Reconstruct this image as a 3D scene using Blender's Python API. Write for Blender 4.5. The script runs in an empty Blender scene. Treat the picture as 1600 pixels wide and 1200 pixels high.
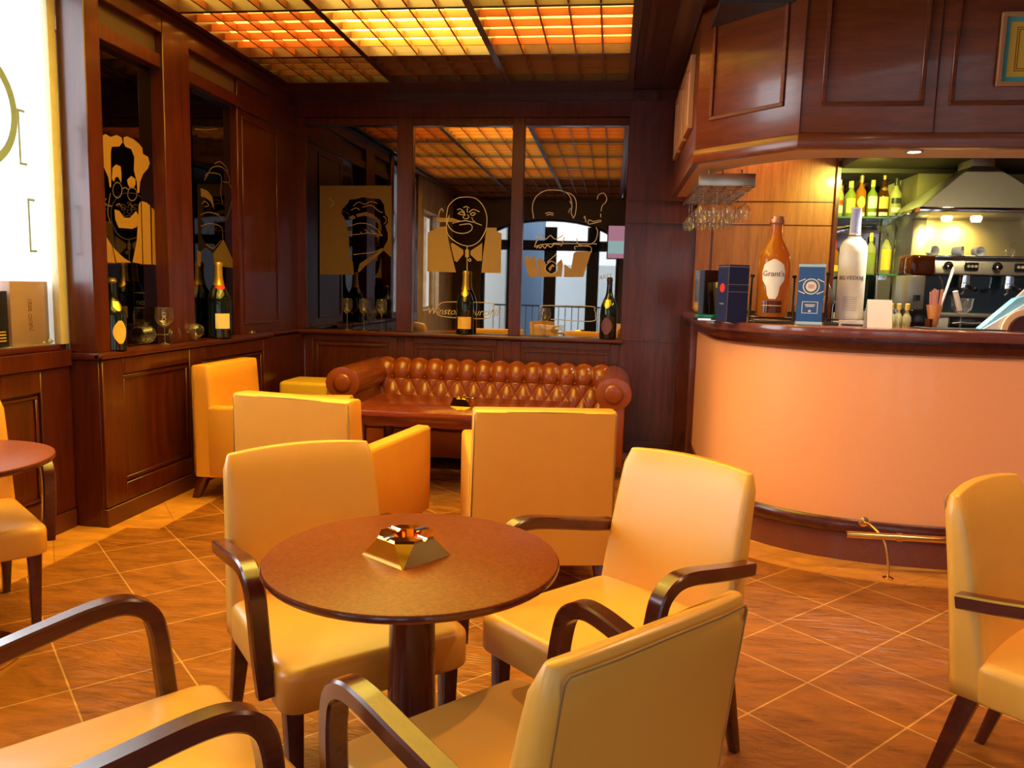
import bpy, bmesh, math, random
from mathutils import Vector, Matrix
random.seed(7)
PI = math.pi
S = bpy.context.scene
C = S.collection

# ------------------------------------------------------------------ camera
cam_d = bpy.data.cameras.new('camera')
cam_d.sensor_width = 36; cam_d.lens = 1211.5/1600*36; cam_d.clip_start = .03; cam_d.clip_end = 200
cam = bpy.data.objects.new('camera', cam_d); C.objects.link(cam)
def cam_matrix(pitch, yaw, roll):
    cy, sy, cp, sp = math.cos(yaw), math.sin(yaw), math.cos(pitch), math.sin(pitch)
    f = Vector((sy*cp, cy*cp, -sp)); r = Vector((cy, -sy, 0)); d = f.cross(r)
    cr, sr = math.cos(roll), math.sin(roll)
    R_, D_ = cr*r + sr*d, -sr*r + cr*d
    return Matrix(((R_.x, -D_.x, -f.x), (R_.y, -D_.y, -f.y), (R_.z, -D_.z, -f.z))).to_4x4()
cam.matrix_world = Matrix.Translation((0, 0, 1.38)) @ cam_matrix(math.radians(7.012), math.radians(-7.186), math.radians(-1.514))
S.camera = cam

# ------------------------------------------------------------------ world, exposure, daylight
S.view_settings.view_transform = 'Standard'; S.view_settings.look = 'None'
S.view_settings.gamma = 1; S.view_settings.use_curve_mapping = False
S.view_settings.exposure = 0.0
S.cycles.use_denoising = True
S.cycles.max_bounces = 8; S.cycles.diffuse_bounces = 4; S.cycles.glossy_bounces = 5
S.cycles.transmission_bounces = 8; S.cycles.transparent_max_bounces = 16
S.cycles.caustics_reflective = False; S.cycles.caustics_refractive = False
S.cycles.sample_clamp_indirect = 4
W = bpy.data.worlds.new('sky'); S.world = W; W.use_nodes = True
bg = W.node_tree.nodes['Background']; bg.inputs[0].default_value = (.90, .95, 1, 1); bg.inputs[1].default_value = 2.2
_n, _l = W.node_tree.nodes, W.node_tree.links      # the sky is brightest on the window side (west, -x)
_tc = _n.new('ShaderNodeTexCoord'); _sx = _n.new('ShaderNodeSeparateXYZ'); _mr = _n.new('ShaderNodeMapRange')
_mr.inputs['From Min'].default_value = .2; _mr.inputs['From Max'].default_value = -.9; _mr.inputs['To Min'].default_value = 1.35; _mr.inputs['To Max'].default_value = 9
_l.new(_tc.outputs['Generated'], _sx.inputs[0]); _l.new(_sx.outputs['X'], _mr.inputs['Value']); _l.new(_mr.outputs[0], bg.inputs[1])
# ------------------------------------------------------------------ materials
def lin(h):
    h = h.lstrip('#'); v = [int(h[i:i+2], 16)/255 for i in (0, 2, 4)]
    return tuple((c/12.92 if c <= .04045 else ((c+.055)/1.055)**2.4) for c in v)+(1,)
def newmat(name):
    m = bpy.data.materials.new(name); m.use_nodes = True
    return m, m.node_tree.nodes, m.node_tree.links, m.node_tree.nodes['Principled BSDF']
def plain(name, col, rough=.5, metal=0, coat=0, spec=.5, noise=0, nscale=20, trans=0, ior=1.45, bump=0, sheen=0, crough=.08):
    m, n, l, p = newmat(name)
    col = col if len(col) == 4 else tuple(col)+(1,)
    p.inputs['Base Color'].default_value = col; p.inputs['Roughness'].default_value = rough
    p.inputs['Metallic'].default_value = metal; p.inputs['Coat Weight'].default_value = coat
    p.inputs['Coat Roughness'].default_value = crough
    p.inputs['Specular IOR Level'].default_value = spec; p.inputs['Transmission Weight'].default_value = trans
    p.inputs['IOR'].default_value = ior
    if noise or bump:
        tc = n.new('ShaderNodeTexCoord'); nt = n.new('ShaderNodeTexNoise'); nt.inputs['Scale'].default_value = nscale; nt.inputs['Detail'].default_value = 5
        l.new(tc.outputs['Object'], nt.inputs['Vector'])
        if noise:
            mx = n.new('ShaderNodeMix'); mx.data_type = 'RGBA'
            mx.inputs[6].default_value = tuple(c*(1-noise) for c in col[:3])+(1,); mx.inputs[7].default_value = tuple(min(1, c*(1+noise)) for c in col[:3])+(1,)
            l.new(nt.outputs['Fac'], mx.inputs[0]); l.new(mx.outputs[2], p.inputs['Base Color'])
        if bump:
            b = n.new('ShaderNodeBump'); b.inputs['Strength'].default_value = bump; b.inputs['Distance'].default_value = .01
            l.new(nt.outputs['Fac'], b.inputs['Height']); l.new(b.outputs[0], p.inputs['Normal'])
    return m
def wood(name, c1, c2, rough=.3, coat=.3, stretch=(14, 14, 1.2), wav=.5):
    m, n, l, p = newmat(name)
    tc = n.new('ShaderNodeTexCoord'); mp = n.new('ShaderNodeMapping'); mp.inputs['Scale'].default_value = stretch
    l.new(tc.outputs['Object'], mp.inputs[0])
    a = n.new('ShaderNodeTexNoise'); a.inputs['Scale'].default_value = 1.6; a.inputs['Detail'].default_value = 8; a.inputs['Distortion'].default_value = .8
    b = n.new('ShaderNodeTexNoise'); b.inputs['Scale'].default_value = 9; b.inputs['Detail'].default_value = 6
    l.new(mp.outputs[0], a.inputs['Vector']); l.new(mp.outputs[0], b.inputs['Vector'])
    ad = n.new('ShaderNodeMath'); ad.operation = 'MULTIPLY_ADD'; ad.inputs[1].default_value = .35; l.new(b.outputs['Fac'], ad.inputs[0])
    ml = n.new('ShaderNodeMath'); ml.operation = 'MULTIPLY'; ml.inputs[1].default_value = .65; l.new(a.outputs['Fac'], ml.inputs[0]); l.new(ml.outputs[0], ad.inputs[2])
    r = n.new('ShaderNodeValToRGB'); r.color_ramp.elements[0].position = .36; r.color_ramp.elements[0].color = tuple(c1)+(1,)
    r.color_ramp.elements[1].position = .64; r.color_ramp.elements[1].color = tuple(c2)+(1,)
    l.new(ad.outputs[0], r.inputs[0]); l.new(r.outputs[0], p.inputs['Base Color'])
    p.inputs['Roughness'].default_value = rough; p.inputs['Coat Weight'].default_value = coat; p.inputs['Coat Roughness'].default_value = .12
    bp = n.new('ShaderNodeBump'); bp.inputs['Strength'].default_value = .06; bp.inputs['Distance'].default_value = .004
    l.new(ad.outputs[0], bp.inputs['Height']); l.new(bp.outputs[0], p.inputs['Normal'])
    return m
def emit(name, col, strength):
    m = bpy.data.materials.new(name); m.use_nodes = True; n = m.node_tree.nodes; l = m.node_tree.links; n.clear()
    e = n.new('ShaderNodeEmission'); o = n.new('ShaderNodeOutputMaterial'); e.inputs[0].default_value = tuple(col)+(1,); e.inputs[1].default_value = strength
    l.new(e.outputs[0], o.inputs[0]); return m
def thin_glass(name, tint=(.96, .96, .95), rough=.02, ior=1.45, body=0.0, bodycol=(.9, .9, .9), edge=0):
    m = bpy.data.materials.new(name); m.use_nodes = True; n = m.node_tree.nodes; l = m.node_tree.links; n.clear()
    t = n.new('ShaderNodeBsdfTransparent'); t.inputs[0].default_value = tuple(tint)+(1,)
    g = n.new('ShaderNodeBsdfGlossy'); g.inputs['Roughness'].default_value = rough
    f = n.new('ShaderNodeFresnel')
    ge = n.new('ShaderNodeNewGeometry'); mr = n.new('ShaderNodeMapRange'); mr.inputs['To Min'].default_value = ior; mr.inputs['To Max'].default_value = 1/ior   # same reflectance from both sides of a thin wall
    l.new(ge.outputs['Backfacing'], mr.inputs['Value']); l.new(mr.outputs[0], f.inputs[0])
    mx = n.new('ShaderNodeMixShader'); o = n.new('ShaderNodeOutputMaterial'); fac = f.outputs[0]
    if edge:      # the wall looks thicker where it curves away
        lw = n.new('ShaderNodeLayerWeight'); lw.inputs[0].default_value = .5
        pw = n.new('ShaderNodeMath'); pw.operation = 'POWER'; pw.inputs[1].default_value = 3; l.new(lw.outputs['Facing'], pw.inputs[0])
        ma = n.new('ShaderNodeMath'); ma.operation = 'MULTIPLY_ADD'; ma.inputs[1].default_value = edge; ma.use_clamp = True
        l.new(pw.outputs[0], ma.inputs[0]); l.new(f.outputs[0], ma.inputs[2]); fac = ma.outputs[0]
    l.new(fac, mx.inputs[0]); l.new(t.outputs[0], mx.inputs[1]); l.new(g.outputs[0], mx.inputs[2])
    last = mx.outputs[0]
    if body:
        d = n.new('ShaderNodeBsdfDiffuse'); d.inputs[0].default_value = tuple(bodycol)+(1,)
        m2 = n.new('ShaderNodeMixShader'); m2.inputs[0].default_value = body; l.new(last, m2.inputs[1]); l.new(d.outputs[0], m2.inputs[2]); last = m2.outputs[0]
    l.new(last, o.inputs[0]); return m
def tile_mat(name, c1, c2, cm, size, mortar, ang=PI/4, phase=(0, 0), rough=.3, bump=.3):
    m, n, l, p = newmat(name)
    tc = n.new('ShaderNodeTexCoord'); mp = n.new('ShaderNodeMapping'); mp.vector_type = 'POINT'
    mp.inputs['Rotation'].default_value = (0, 0, ang); mp.inputs['Location'].default_value = (phase[0], phase[1], 0)
    l.new(tc.outputs['Object'], mp.inputs[0])
    b = n.new('ShaderNodeTexBrick'); b.offset = 0; b.squash = 1
    b.inputs['Scale'].default_value = 1; b.inputs['Brick Width'].default_value = size[0]; b.inputs['Row Height'].default_value = size[1]
    b.inputs['Mortar Size'].default_value = mortar; b.inputs['Mortar Smooth'].default_value = .2; b.inputs['Bias'].default_value = 0
    b.inputs['Color1'].default_value = tuple(c1)+(1,); b.inputs['Color2'].default_value = tuple(c2)+(1,); b.inputs['Mortar'].default_value = tuple(cm)+(1,)
    l.new(mp.outputs[0], b.inputs['Vector'])
    # cloudy variation and cleft (slate-like) relief
    a = n.new('ShaderNodeTexNoise'); a.inputs['Scale'].default_value = 3.5; a.inputs['Detail'].default_value = 6; a.inputs['Distortion'].default_value = 1.2
    mp2 = n.new('ShaderNodeMapping'); mp2.inputs['Rotation'].default_value = (0, 0, .35); mp2.inputs['Scale'].default_value = (1, 2.6, 1)
    l.new(tc.outputs['Object'], mp2.inputs[0]); l.new(mp2.outputs[0], a.inputs['Vector'])
    hs = n.new('ShaderNodeMix'); hs.data_type = 'RGBA'; hs.blend_type = 'MULTIPLY'; hs.inputs[0].default_value = .75
    r = n.new('ShaderNodeValToRGB'); r.color_ramp.elements[0].position = .3; r.color_ramp.elements[0].color = (.55, .5, .45, 1); r.color_ramp.elements[1].position = .7; r.color_ramp.elements[1].color = (1.25, 1.2, 1.1, 1)
    l.new(a.outputs['Fac'], r.inputs[0]); l.new(b.outputs['Color'], hs.inputs[6]); l.new(r.outputs[0], hs.inputs[7]); l.new(hs.outputs[2], p.inputs['Base Color'])
    p.inputs['Roughness'].default_value = rough
    c = n.new('ShaderNodeTexNoise'); c.inputs['Scale'].default_value = 6; c.inputs['Detail'].default_value = 7; c.inputs['Distortion'].default_value = 2.2
    l.new(mp2.outputs[0], c.inputs['Vector'])
    s = n.new('ShaderNodeMath'); s.operation = 'MULTIPLY_ADD'; s.inputs[1].default_value = -.5; l.new(b.outputs['Fac'], s.inputs[0]); l.new(c.outputs['Fac'], s.inputs[2])
    bp = n.new('ShaderNodeBump'); bp.inputs['Strength'].default_value = bump; bp.inputs['Distance'].default_value = .012
    l.new(s.outputs[0], bp.inputs['Height']); l.new(bp.outputs[0], p.inputs['Normal'])
    return m

M = {}
M['wood'] = wood('mahogany', (.042, .0052, .002), (.105, .0155, .004), .3, .35)
M['wood_h'] = wood('mahogany_cross', (.042, .0052, .002), (.105, .0155, .004), .3, .35, (1.2, 14, 14))
M['wood_y'] = wood('mahogany_long', (.042, .0052, .002), (.105, .0155, .004), .3, .35, (14, 1.2, 14))
M['wood_bar'] = wood('cherry_cabinet', (.13, .026, .006), (.22, .050, .010), .32, .3, (2, 2, 16))
M['wood_side'] = wood('cherry_panel', (.20, .05, .012), (.33, .10, .025), .38, .2)
M['chairwood'] = wood('dark_polished_beech', (.050, .007, .005), (.09, .014, .008), .25, .35, (10, 2, 10))
M['tabletop'] = plain('walnut_root_veneer', (.20, .042, .007), .34, spec=.25, noise=.65, nscale=110)
M['tableped'] = plain('oxblood_lacquer', (.07, .010, .007), .2, coat=.5)
M['coffeewood'] = wood('red_table_wood', (.16, .022, .008), (.24, .04, .012), .2, .5, (1.5, 12, 12))
M['leather'] = plain('cream_yellow_leather', (.75, .365, .052), .40, coat=.45, crough=.28, noise=.06, nscale=9, bump=.05)
M['tubleather'] = plain('ochre_leather', (.74, .34, .045), .42, coat=.2, crough=.25, noise=.06, nscale=9, bump=.06)
M['sofa'] = plain('cognac_leather', (.25, .050, .009), .26, coat=.3, noise=.15, nscale=6)
M['granite'] = plain('red_brown_granite', (.16, .045, .035), .18, coat=.5, noise=.55, nscale=260)
M['barpanel'] = plain('peach_bar_front', (.93, .41, .18), .38, coat=.45, crough=.1, noise=.05, nscale=120)
M['cream'] = plain('cream_soffit', (.9, .72, .40), .6)
M['brass'] = plain('brass', (.85, .55, .18), .18, metal=1)
M['gold'] = plain('gold_mirror_metal', (.88, .47, .09), .07, metal=1)
M['chrome'] = plain('chrome', (.75, .77, .8), .08, metal=1)
M['steel'] = plain('brushed_steel', (.50, .46, .36), .38, metal=.8)
M['rackmetal'] = plain('bronze_rack_metal', (.55, .46, .34), .3, metal=1)
M['mirror'] = plain('tinted_mirror', (.40, .38, .36), .015, metal=1)
M['darkmirror'] = plain('smoked_mirror', (.13, .12, .125), .02, metal=1)
M['etch'] = plain('etched_glass', (.38, .25, .10), .7)
M['etchdim'] = plain('etched_glass_faint', (.12, .07, .025), .7)
M['etchgold'] = plain('etched_gold', (.30, .155, .035), .7)
M['etchline'] = plain('engraved_line', (.55, .47, .36), .6)
M['black'] = plain('black', (.012, .011, .012), .35)
M['blackgloss'] = plain('black_gloss', (.01, .01, .012), .08, coat=1)
M['white'] = plain('white', (.8, .79, .75), .5)
M['plaster'] = plain('yellowed_plaster', (.72, .66, .42), .8, noise=.1)
M['stone'] = tile_mat('tan_stone_cladding', (.55, .40, .24), (.48, .34, .2), (.2, .13, .07), (.6, .42), .008, 0, rough=.7, bump=.2)
M['floor'] = tile_mat('slate_tile', (.33, .122, .023), (.25, .088, .017), (.55, .30, .10), (.3548, .3548), .0035, PI/4, (0, 0), .26, .6)
M['honey'] = tile_mat('honey_border_tile', (.66, .30, .06), (.58, .25, .05), (.36, .15, .03), (.30, .6), .003, .9, (0, 0), .35, .12)
M['glass'] = thin_glass('clear_glass', (.95, .95, .92), .04, 1.7, .025, (.9, .85, .75), .6)
M['windowglass'] = thin_glass('window_glass', (.97, .99, 1), 0.0, 1.3)
M['shelfglass'] = thin_glass('green_edge_glass', (.80, .92, .86), .02, 1.5)
M['bottledark'] = plain('dark_green_bottle_glass', (.006, .010, .008), .06, coat=.6)
M['goldfoil'] = plain('gold_foil', (.95, .55, .08), .3, metal=.8, noise=.2, nscale=90)
M['goldlabel'] = plain('gold_label', (.80, .50, .13), .45)
M['creamlabel'] = plain('cream_label', (.82, .70, .42), .5)
M['whitelabel'] = plain('white_label', (.85, .83, .78), .5)
M['redlabel'] = plain('red_label', (.55, .03, .02), .5)
M['whisky'] = thin_glass('whisky_glass', (.85, .36, .04), .03, 1.5, .30, (.80, .33, .03), .3)
M['rum'] = thin_glass('dark_rum_glass', (.25, .08, .02), .03, 1.5, .4, (.16, .04, .01), .3)
M['clearbottle'] = thin_glass('clear_bottle_glass', (.86, .88, .72), .03, 1.5, .35, (.75, .72, .35), .4)
M['greenbottle'] = thin_glass('green_bottle_glass', (.5, .7, .35), .03, 1.5, .4, (.45, .55, .10), .4)
M['frost'] = plain('frosted_bottle_glass', (.78, .74, .62), .45, noise=.08, nscale=30)
M['navy'] = plain('navy_card', (.014, .022, .10), .4)
M['blue'] = plain('blue_card', (.022, .10, .34), .4)
M['lightblue'] = plain('pale_blue_print', (.45, .68, .85), .5)
M['paper'] = plain('paper', (.82, .79, .70), .6)
M['pink'] = plain('pink_paper', (.62, .30, .22), .6)
M['conewood'] = plain('copper_cone', (.72, .32, .10), .35, metal=.4)
M['turquoise'] = plain('turquoise_mount', (.10, .42, .42), .6)
M['yellowart'] = plain('yellow_print', (.80, .50, .06), .6)
M['framewood'] = plain('light_oak_frame', (.50, .25, .10), .5)
M['backsplash'] = plain('brushed_gold_steel', (.74, .62, .32), .42, metal=.85)
M['tealglass'] = plain('dark_teal_glass', (.02, .05, .06), .1, coat=.5)
M['darkband'] = plain('dark_bulkhead', (.045, .035, .03), .5)
M['rearwall'] = plain('brown_rear_wall', (.085, .045, .022), .6)
M['facade'] = plain('pale_blue_render', (.35, .55, .85), .8)
M['facadew'] = plain('white_render', (.8, .85, .85), .8)
M['pavement'] = plain('grey_pavement', (.4, .4, .4), .8)
M['seam'] = plain('seam_piping', (.30, .16, .05), .5)
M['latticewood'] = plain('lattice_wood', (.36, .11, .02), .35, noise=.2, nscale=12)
M['latticeshade'] = plain('lattice_wood_shaded', (.17, .045, .010), .4, noise=.2, nscale=12)  # same lattice wood with shade put into its colour
M['ceilwood'] = wood('dark_ceiling_wood', (.035, .008, .003), (.075, .017, .005), .35, .2, (10, 1.2, 10))
M['rubber'] = plain('dark_rubber', (.02, .02, .02), .6)

# ------------------------------------------------------------------ helpers
def link(name, me, mat, parent=None, smooth=False, loc=None, rz=None):
    o = bpy.data.objects.new(name, me); C.objects.link(o)
    if mat is not None: me.materials.append(mat)
    if smooth:
        me.polygons.foreach_set('use_smooth', [True]*len(me.polygons))
    if parent: o.parent = parent
    if loc is not None: o.location = loc
    if rz is not None: o.rotation_euler = (0, 0, rz)
    return o
def autosmooth(o, ang=35):
    me = o.data; bm = bmesh.new(); bm.from_mesh(me)
    for e in bm.edges:
        if len(e.link_faces) == 2 and e.calc_face_angle(0) > math.radians(ang): e.smooth = False
    for f in bm.faces: f.smooth = True
    bm.to_mesh(me); bm.free()
class MB:
    def __init__(s): s.bm = bmesh.new()
    def quadbox(s, pts, mtx=None):
        vs = [s.bm.verts.new(mtx @ Vector(p) if mtx else Vector(p)) for p in pts]
        for f in ((0, 3, 2, 1), (4, 5, 6, 7), (0, 1, 5, 4), (1, 2, 6, 5), (2, 3, 7, 6), (3, 0, 4, 7)): s.bm.faces.new([vs[i] for i in f])
        return s
    def box(s, x0, x1, y0, y1, z0, z1, mtx=None):
        return s.quadbox([(x0, y0, z0), (x1, y0, z0), (x1, y1, z0), (x0, y1, z0), (x0, y0, z1), (x1, y0, z1), (x1, y1, z1), (x0, y1, z1)], mtx)
    def loft(s, rings, cap0=True, cap1=True, closed=True):
        R = [[s.bm.verts.new(Vector(p)) for p in r] for r in rings]; n = len(R[0])
        for a, b in zip(R, R[1:]):
            for i in range(n if closed else n-1):
                s.bm.faces.new((a[i], a[(i+1) % n], b[(i+1) % n], b[i]))
        if cap0: s.bm.faces.new(R[0][::-1])
        if cap1: s.bm.faces.new(R[-1])
        return s
    def lathe(s, prof, n=24, o=(0, 0, 0), mtx=None, caps=(True, True)):
        rings = []
        for r, z in prof:
            ring = [Vector((r*math.cos(2*PI*i/n)+o[0], r*math.sin(2*PI*i/n)+o[1], z+o[2])) for i in range(n)]
            rings.append([mtx @ v for v in ring] if mtx else ring)
        return s.loft(rings, caps[0], caps[1])
    def tube(s, path, r, n=10, cap=True):
        path = [Vector(p) for p in path]; rings = []; prev = None
        for i, p in enumerate(path):
            t = (path[min(i+1, len(path)-1)]-path[max(i-1, 0)]).normalized()
            if prev is None:
                a = t.cross(Vector((0, 0, 1)));
                if a.length < .05: a = t.cross(Vector((1, 0, 0)))
                a.normalize()
            else:
                a = (prev - t*prev.dot(t)).normalized()
            b = t.cross(a); prev = a
            rr = r[i] if isinstance(r, (list, tuple)) else r
            rings.append([p+a*rr*math.cos(2*PI*k/n)+b*rr*math.sin(2*PI*k/n) for k in range(n)])
        return s.loft(rings, cap, cap)
    def prism(s, poly, z0, z1, mtx=None):
        f = (lambda v: mtx @ Vector(v)) if mtx else Vector
        a = [s.bm.verts.new(f((x, y, z0))) for x, y in poly]; b = [s.bm.verts.new(f((x, y, z1))) for x, y in poly]
        n = len(a); s.bm.faces.new(a[::-1]); s.bm.faces.new(b)
        for i in range(n): s.bm.faces.new((a[i], a[(i+1) % n], b[(i+1) % n], b[i]))
        return s
    def ribbon(s, outer, inner, z0, z1):     # open band between two plan curves
        return s.loft([[(a[0], a[1], z0), (a[0], a[1], z1), (b[0], b[1], z1), (b[0], b[1], z0)] for a, b in zip(outer, inner)])
    def build(s, name, mat, parent=None, smooth=False, bevel=0, seg=2, auto=None, loc=None, rz=None):
        bmesh.ops.recalc_face_normals(s.bm, faces=s.bm.faces)
        if bevel:
            es = [e for e in s.bm.edges if len(e.link_faces) == 2 and e.calc_face_angle(0) > .6]
            bmesh.ops.bevel(s.bm, geom=es, offset=bevel, segments=seg, profile=.5, affect='EDGES', clamp_overlap=True)
        me = bpy.data.meshes.new(name); s.bm.to_mesh(me); s.bm.free()
        o = link(name, me, mat, parent, smooth, loc, rz)
        if auto or bevel: autosmooth(o, auto or 40)
        return o
def tag(o, label, cat, group=None):
    o['label'] = label; o['category'] = cat
    if group: o['group'] = group
    return o
def thing(name, label, cat, loc=(0, 0, 0), rz=0, group=None):
    o = bpy.data.objects.new(name, None); C.objects.link(o); o.empty_display_size = .1
    o.location = loc; o.rotation_euler = (0, 0, rz)
    return tag(o, label, cat, group)
def struct(o): o['kind'] = 'structure'; return o
def dup(root, label, loc, rz=0, group=None, cat=None):
    r = root.copy(); C.objects.link(r); r.location = loc; r.rotation_euler = (0, 0, rz); r['label'] = label
    if cat: r['category'] = cat
    if group: r['group'] = group
    elif 'group' in r and group == '': del r['group']
    for ch in list(root.children):
        c = ch.copy(); C.objects.link(c); c.parent = r
        for g in list(ch.children):
            d = g.copy(); C.objects.link(d); d.parent = c
    return r
def rrect(w, d, r, z, cx=0, cy=0, seg=4, side=6, bend=0):
    pts = []; hw, hd = w/2, d/2; r = min(r, hw*.99, hd*.99)
    cs = [(hw-r, hd-r, 0), (-hw+r, hd-r, PI/2), (-hw+r, -hd+r, PI), (hw-r, -hd+r, 3*PI/2)]
    for k in range(4):
        x0, y0, a0 = cs[k]
        arc = [(x0+r*math.cos(a0+PI/2*i/seg), y0+r*math.sin(a0+PI/2*i/seg)) for i in range(seg+1)]
        pts += arc
        nx = cs[(k+1) % 4]; e = (nx[0]+r*math.cos(nx[2]), nx[1]+r*math.sin(nx[2])); b = arc[-1]
        for i in range(1, side): pts.append((b[0]+(e[0]-b[0])*i/side, b[1]+(e[1]-b[1])*i/side))
    return [Vector((x+cx, y+cy+bend*(1-(x/hw)**2), z)) for x, y in pts]
def smoothpath(pts, n=6):
    P = [Vector(p) for p in pts]; P = [2*P[0]-P[1]]+P+[2*P[-1]-P[-2]]; out = []
    for i in range(1, len(P)-2):
        for k in range(n):
            t = k/n; a, b, c, d = P[i-1], P[i], P[i+1], P[i+2]
            out.append(.5*((2*b)+(c-a)*t+(2*a-5*b+4*c-d)*t*t+(3*b-a-3*c+d)*t**3))
    out.append(P[-2]); return out
def text_mesh(txt, size, extrude=.0006, shear=0):
    cu = bpy.data.curves.new('t', 'FONT'); cu.body = txt; cu.size = size; cu.extrude = extrude; cu.align_x = 'CENTER'; cu.align_y = 'CENTER'; cu.shear = shear; cu.resolution_u = 3
    o = bpy.data.objects.new('t', cu); C.objects.link(o)
    dg = bpy.context.evaluated_depsgraph_get(); me = bpy.data.meshes.new_from_object(o.evaluated_get(dg))
    bpy.data.objects.remove(o); bpy.data.curves.remove(cu); return me
def lettering(txt, size, mat, parent, mtx, name='lettering', wrap=None, sx=1, shear=0):
    """text mesh in its own xz-plane facing -y, then mtx; wrap = radius bends it round a vertical axis"""
    me = text_mesh(txt, size, shear=shear)
    for v in me.vertices:
        x, y, z = v.co.x*sx, v.co.y, v.co.z
        if wrap: v.co = Vector(((wrap+z)*math.sin(x/wrap), -(wrap+z)*math.cos(x/wrap), y))
        else: v.co = Vector((x, -z, y))
        v.co = mtx @ v.co
    me.materials.clear()
    return link(name, me, mat, parent)
T = Matrix.Translation
def RZ(a): return Matrix.Rotation(a, 4, 'Z')
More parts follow.
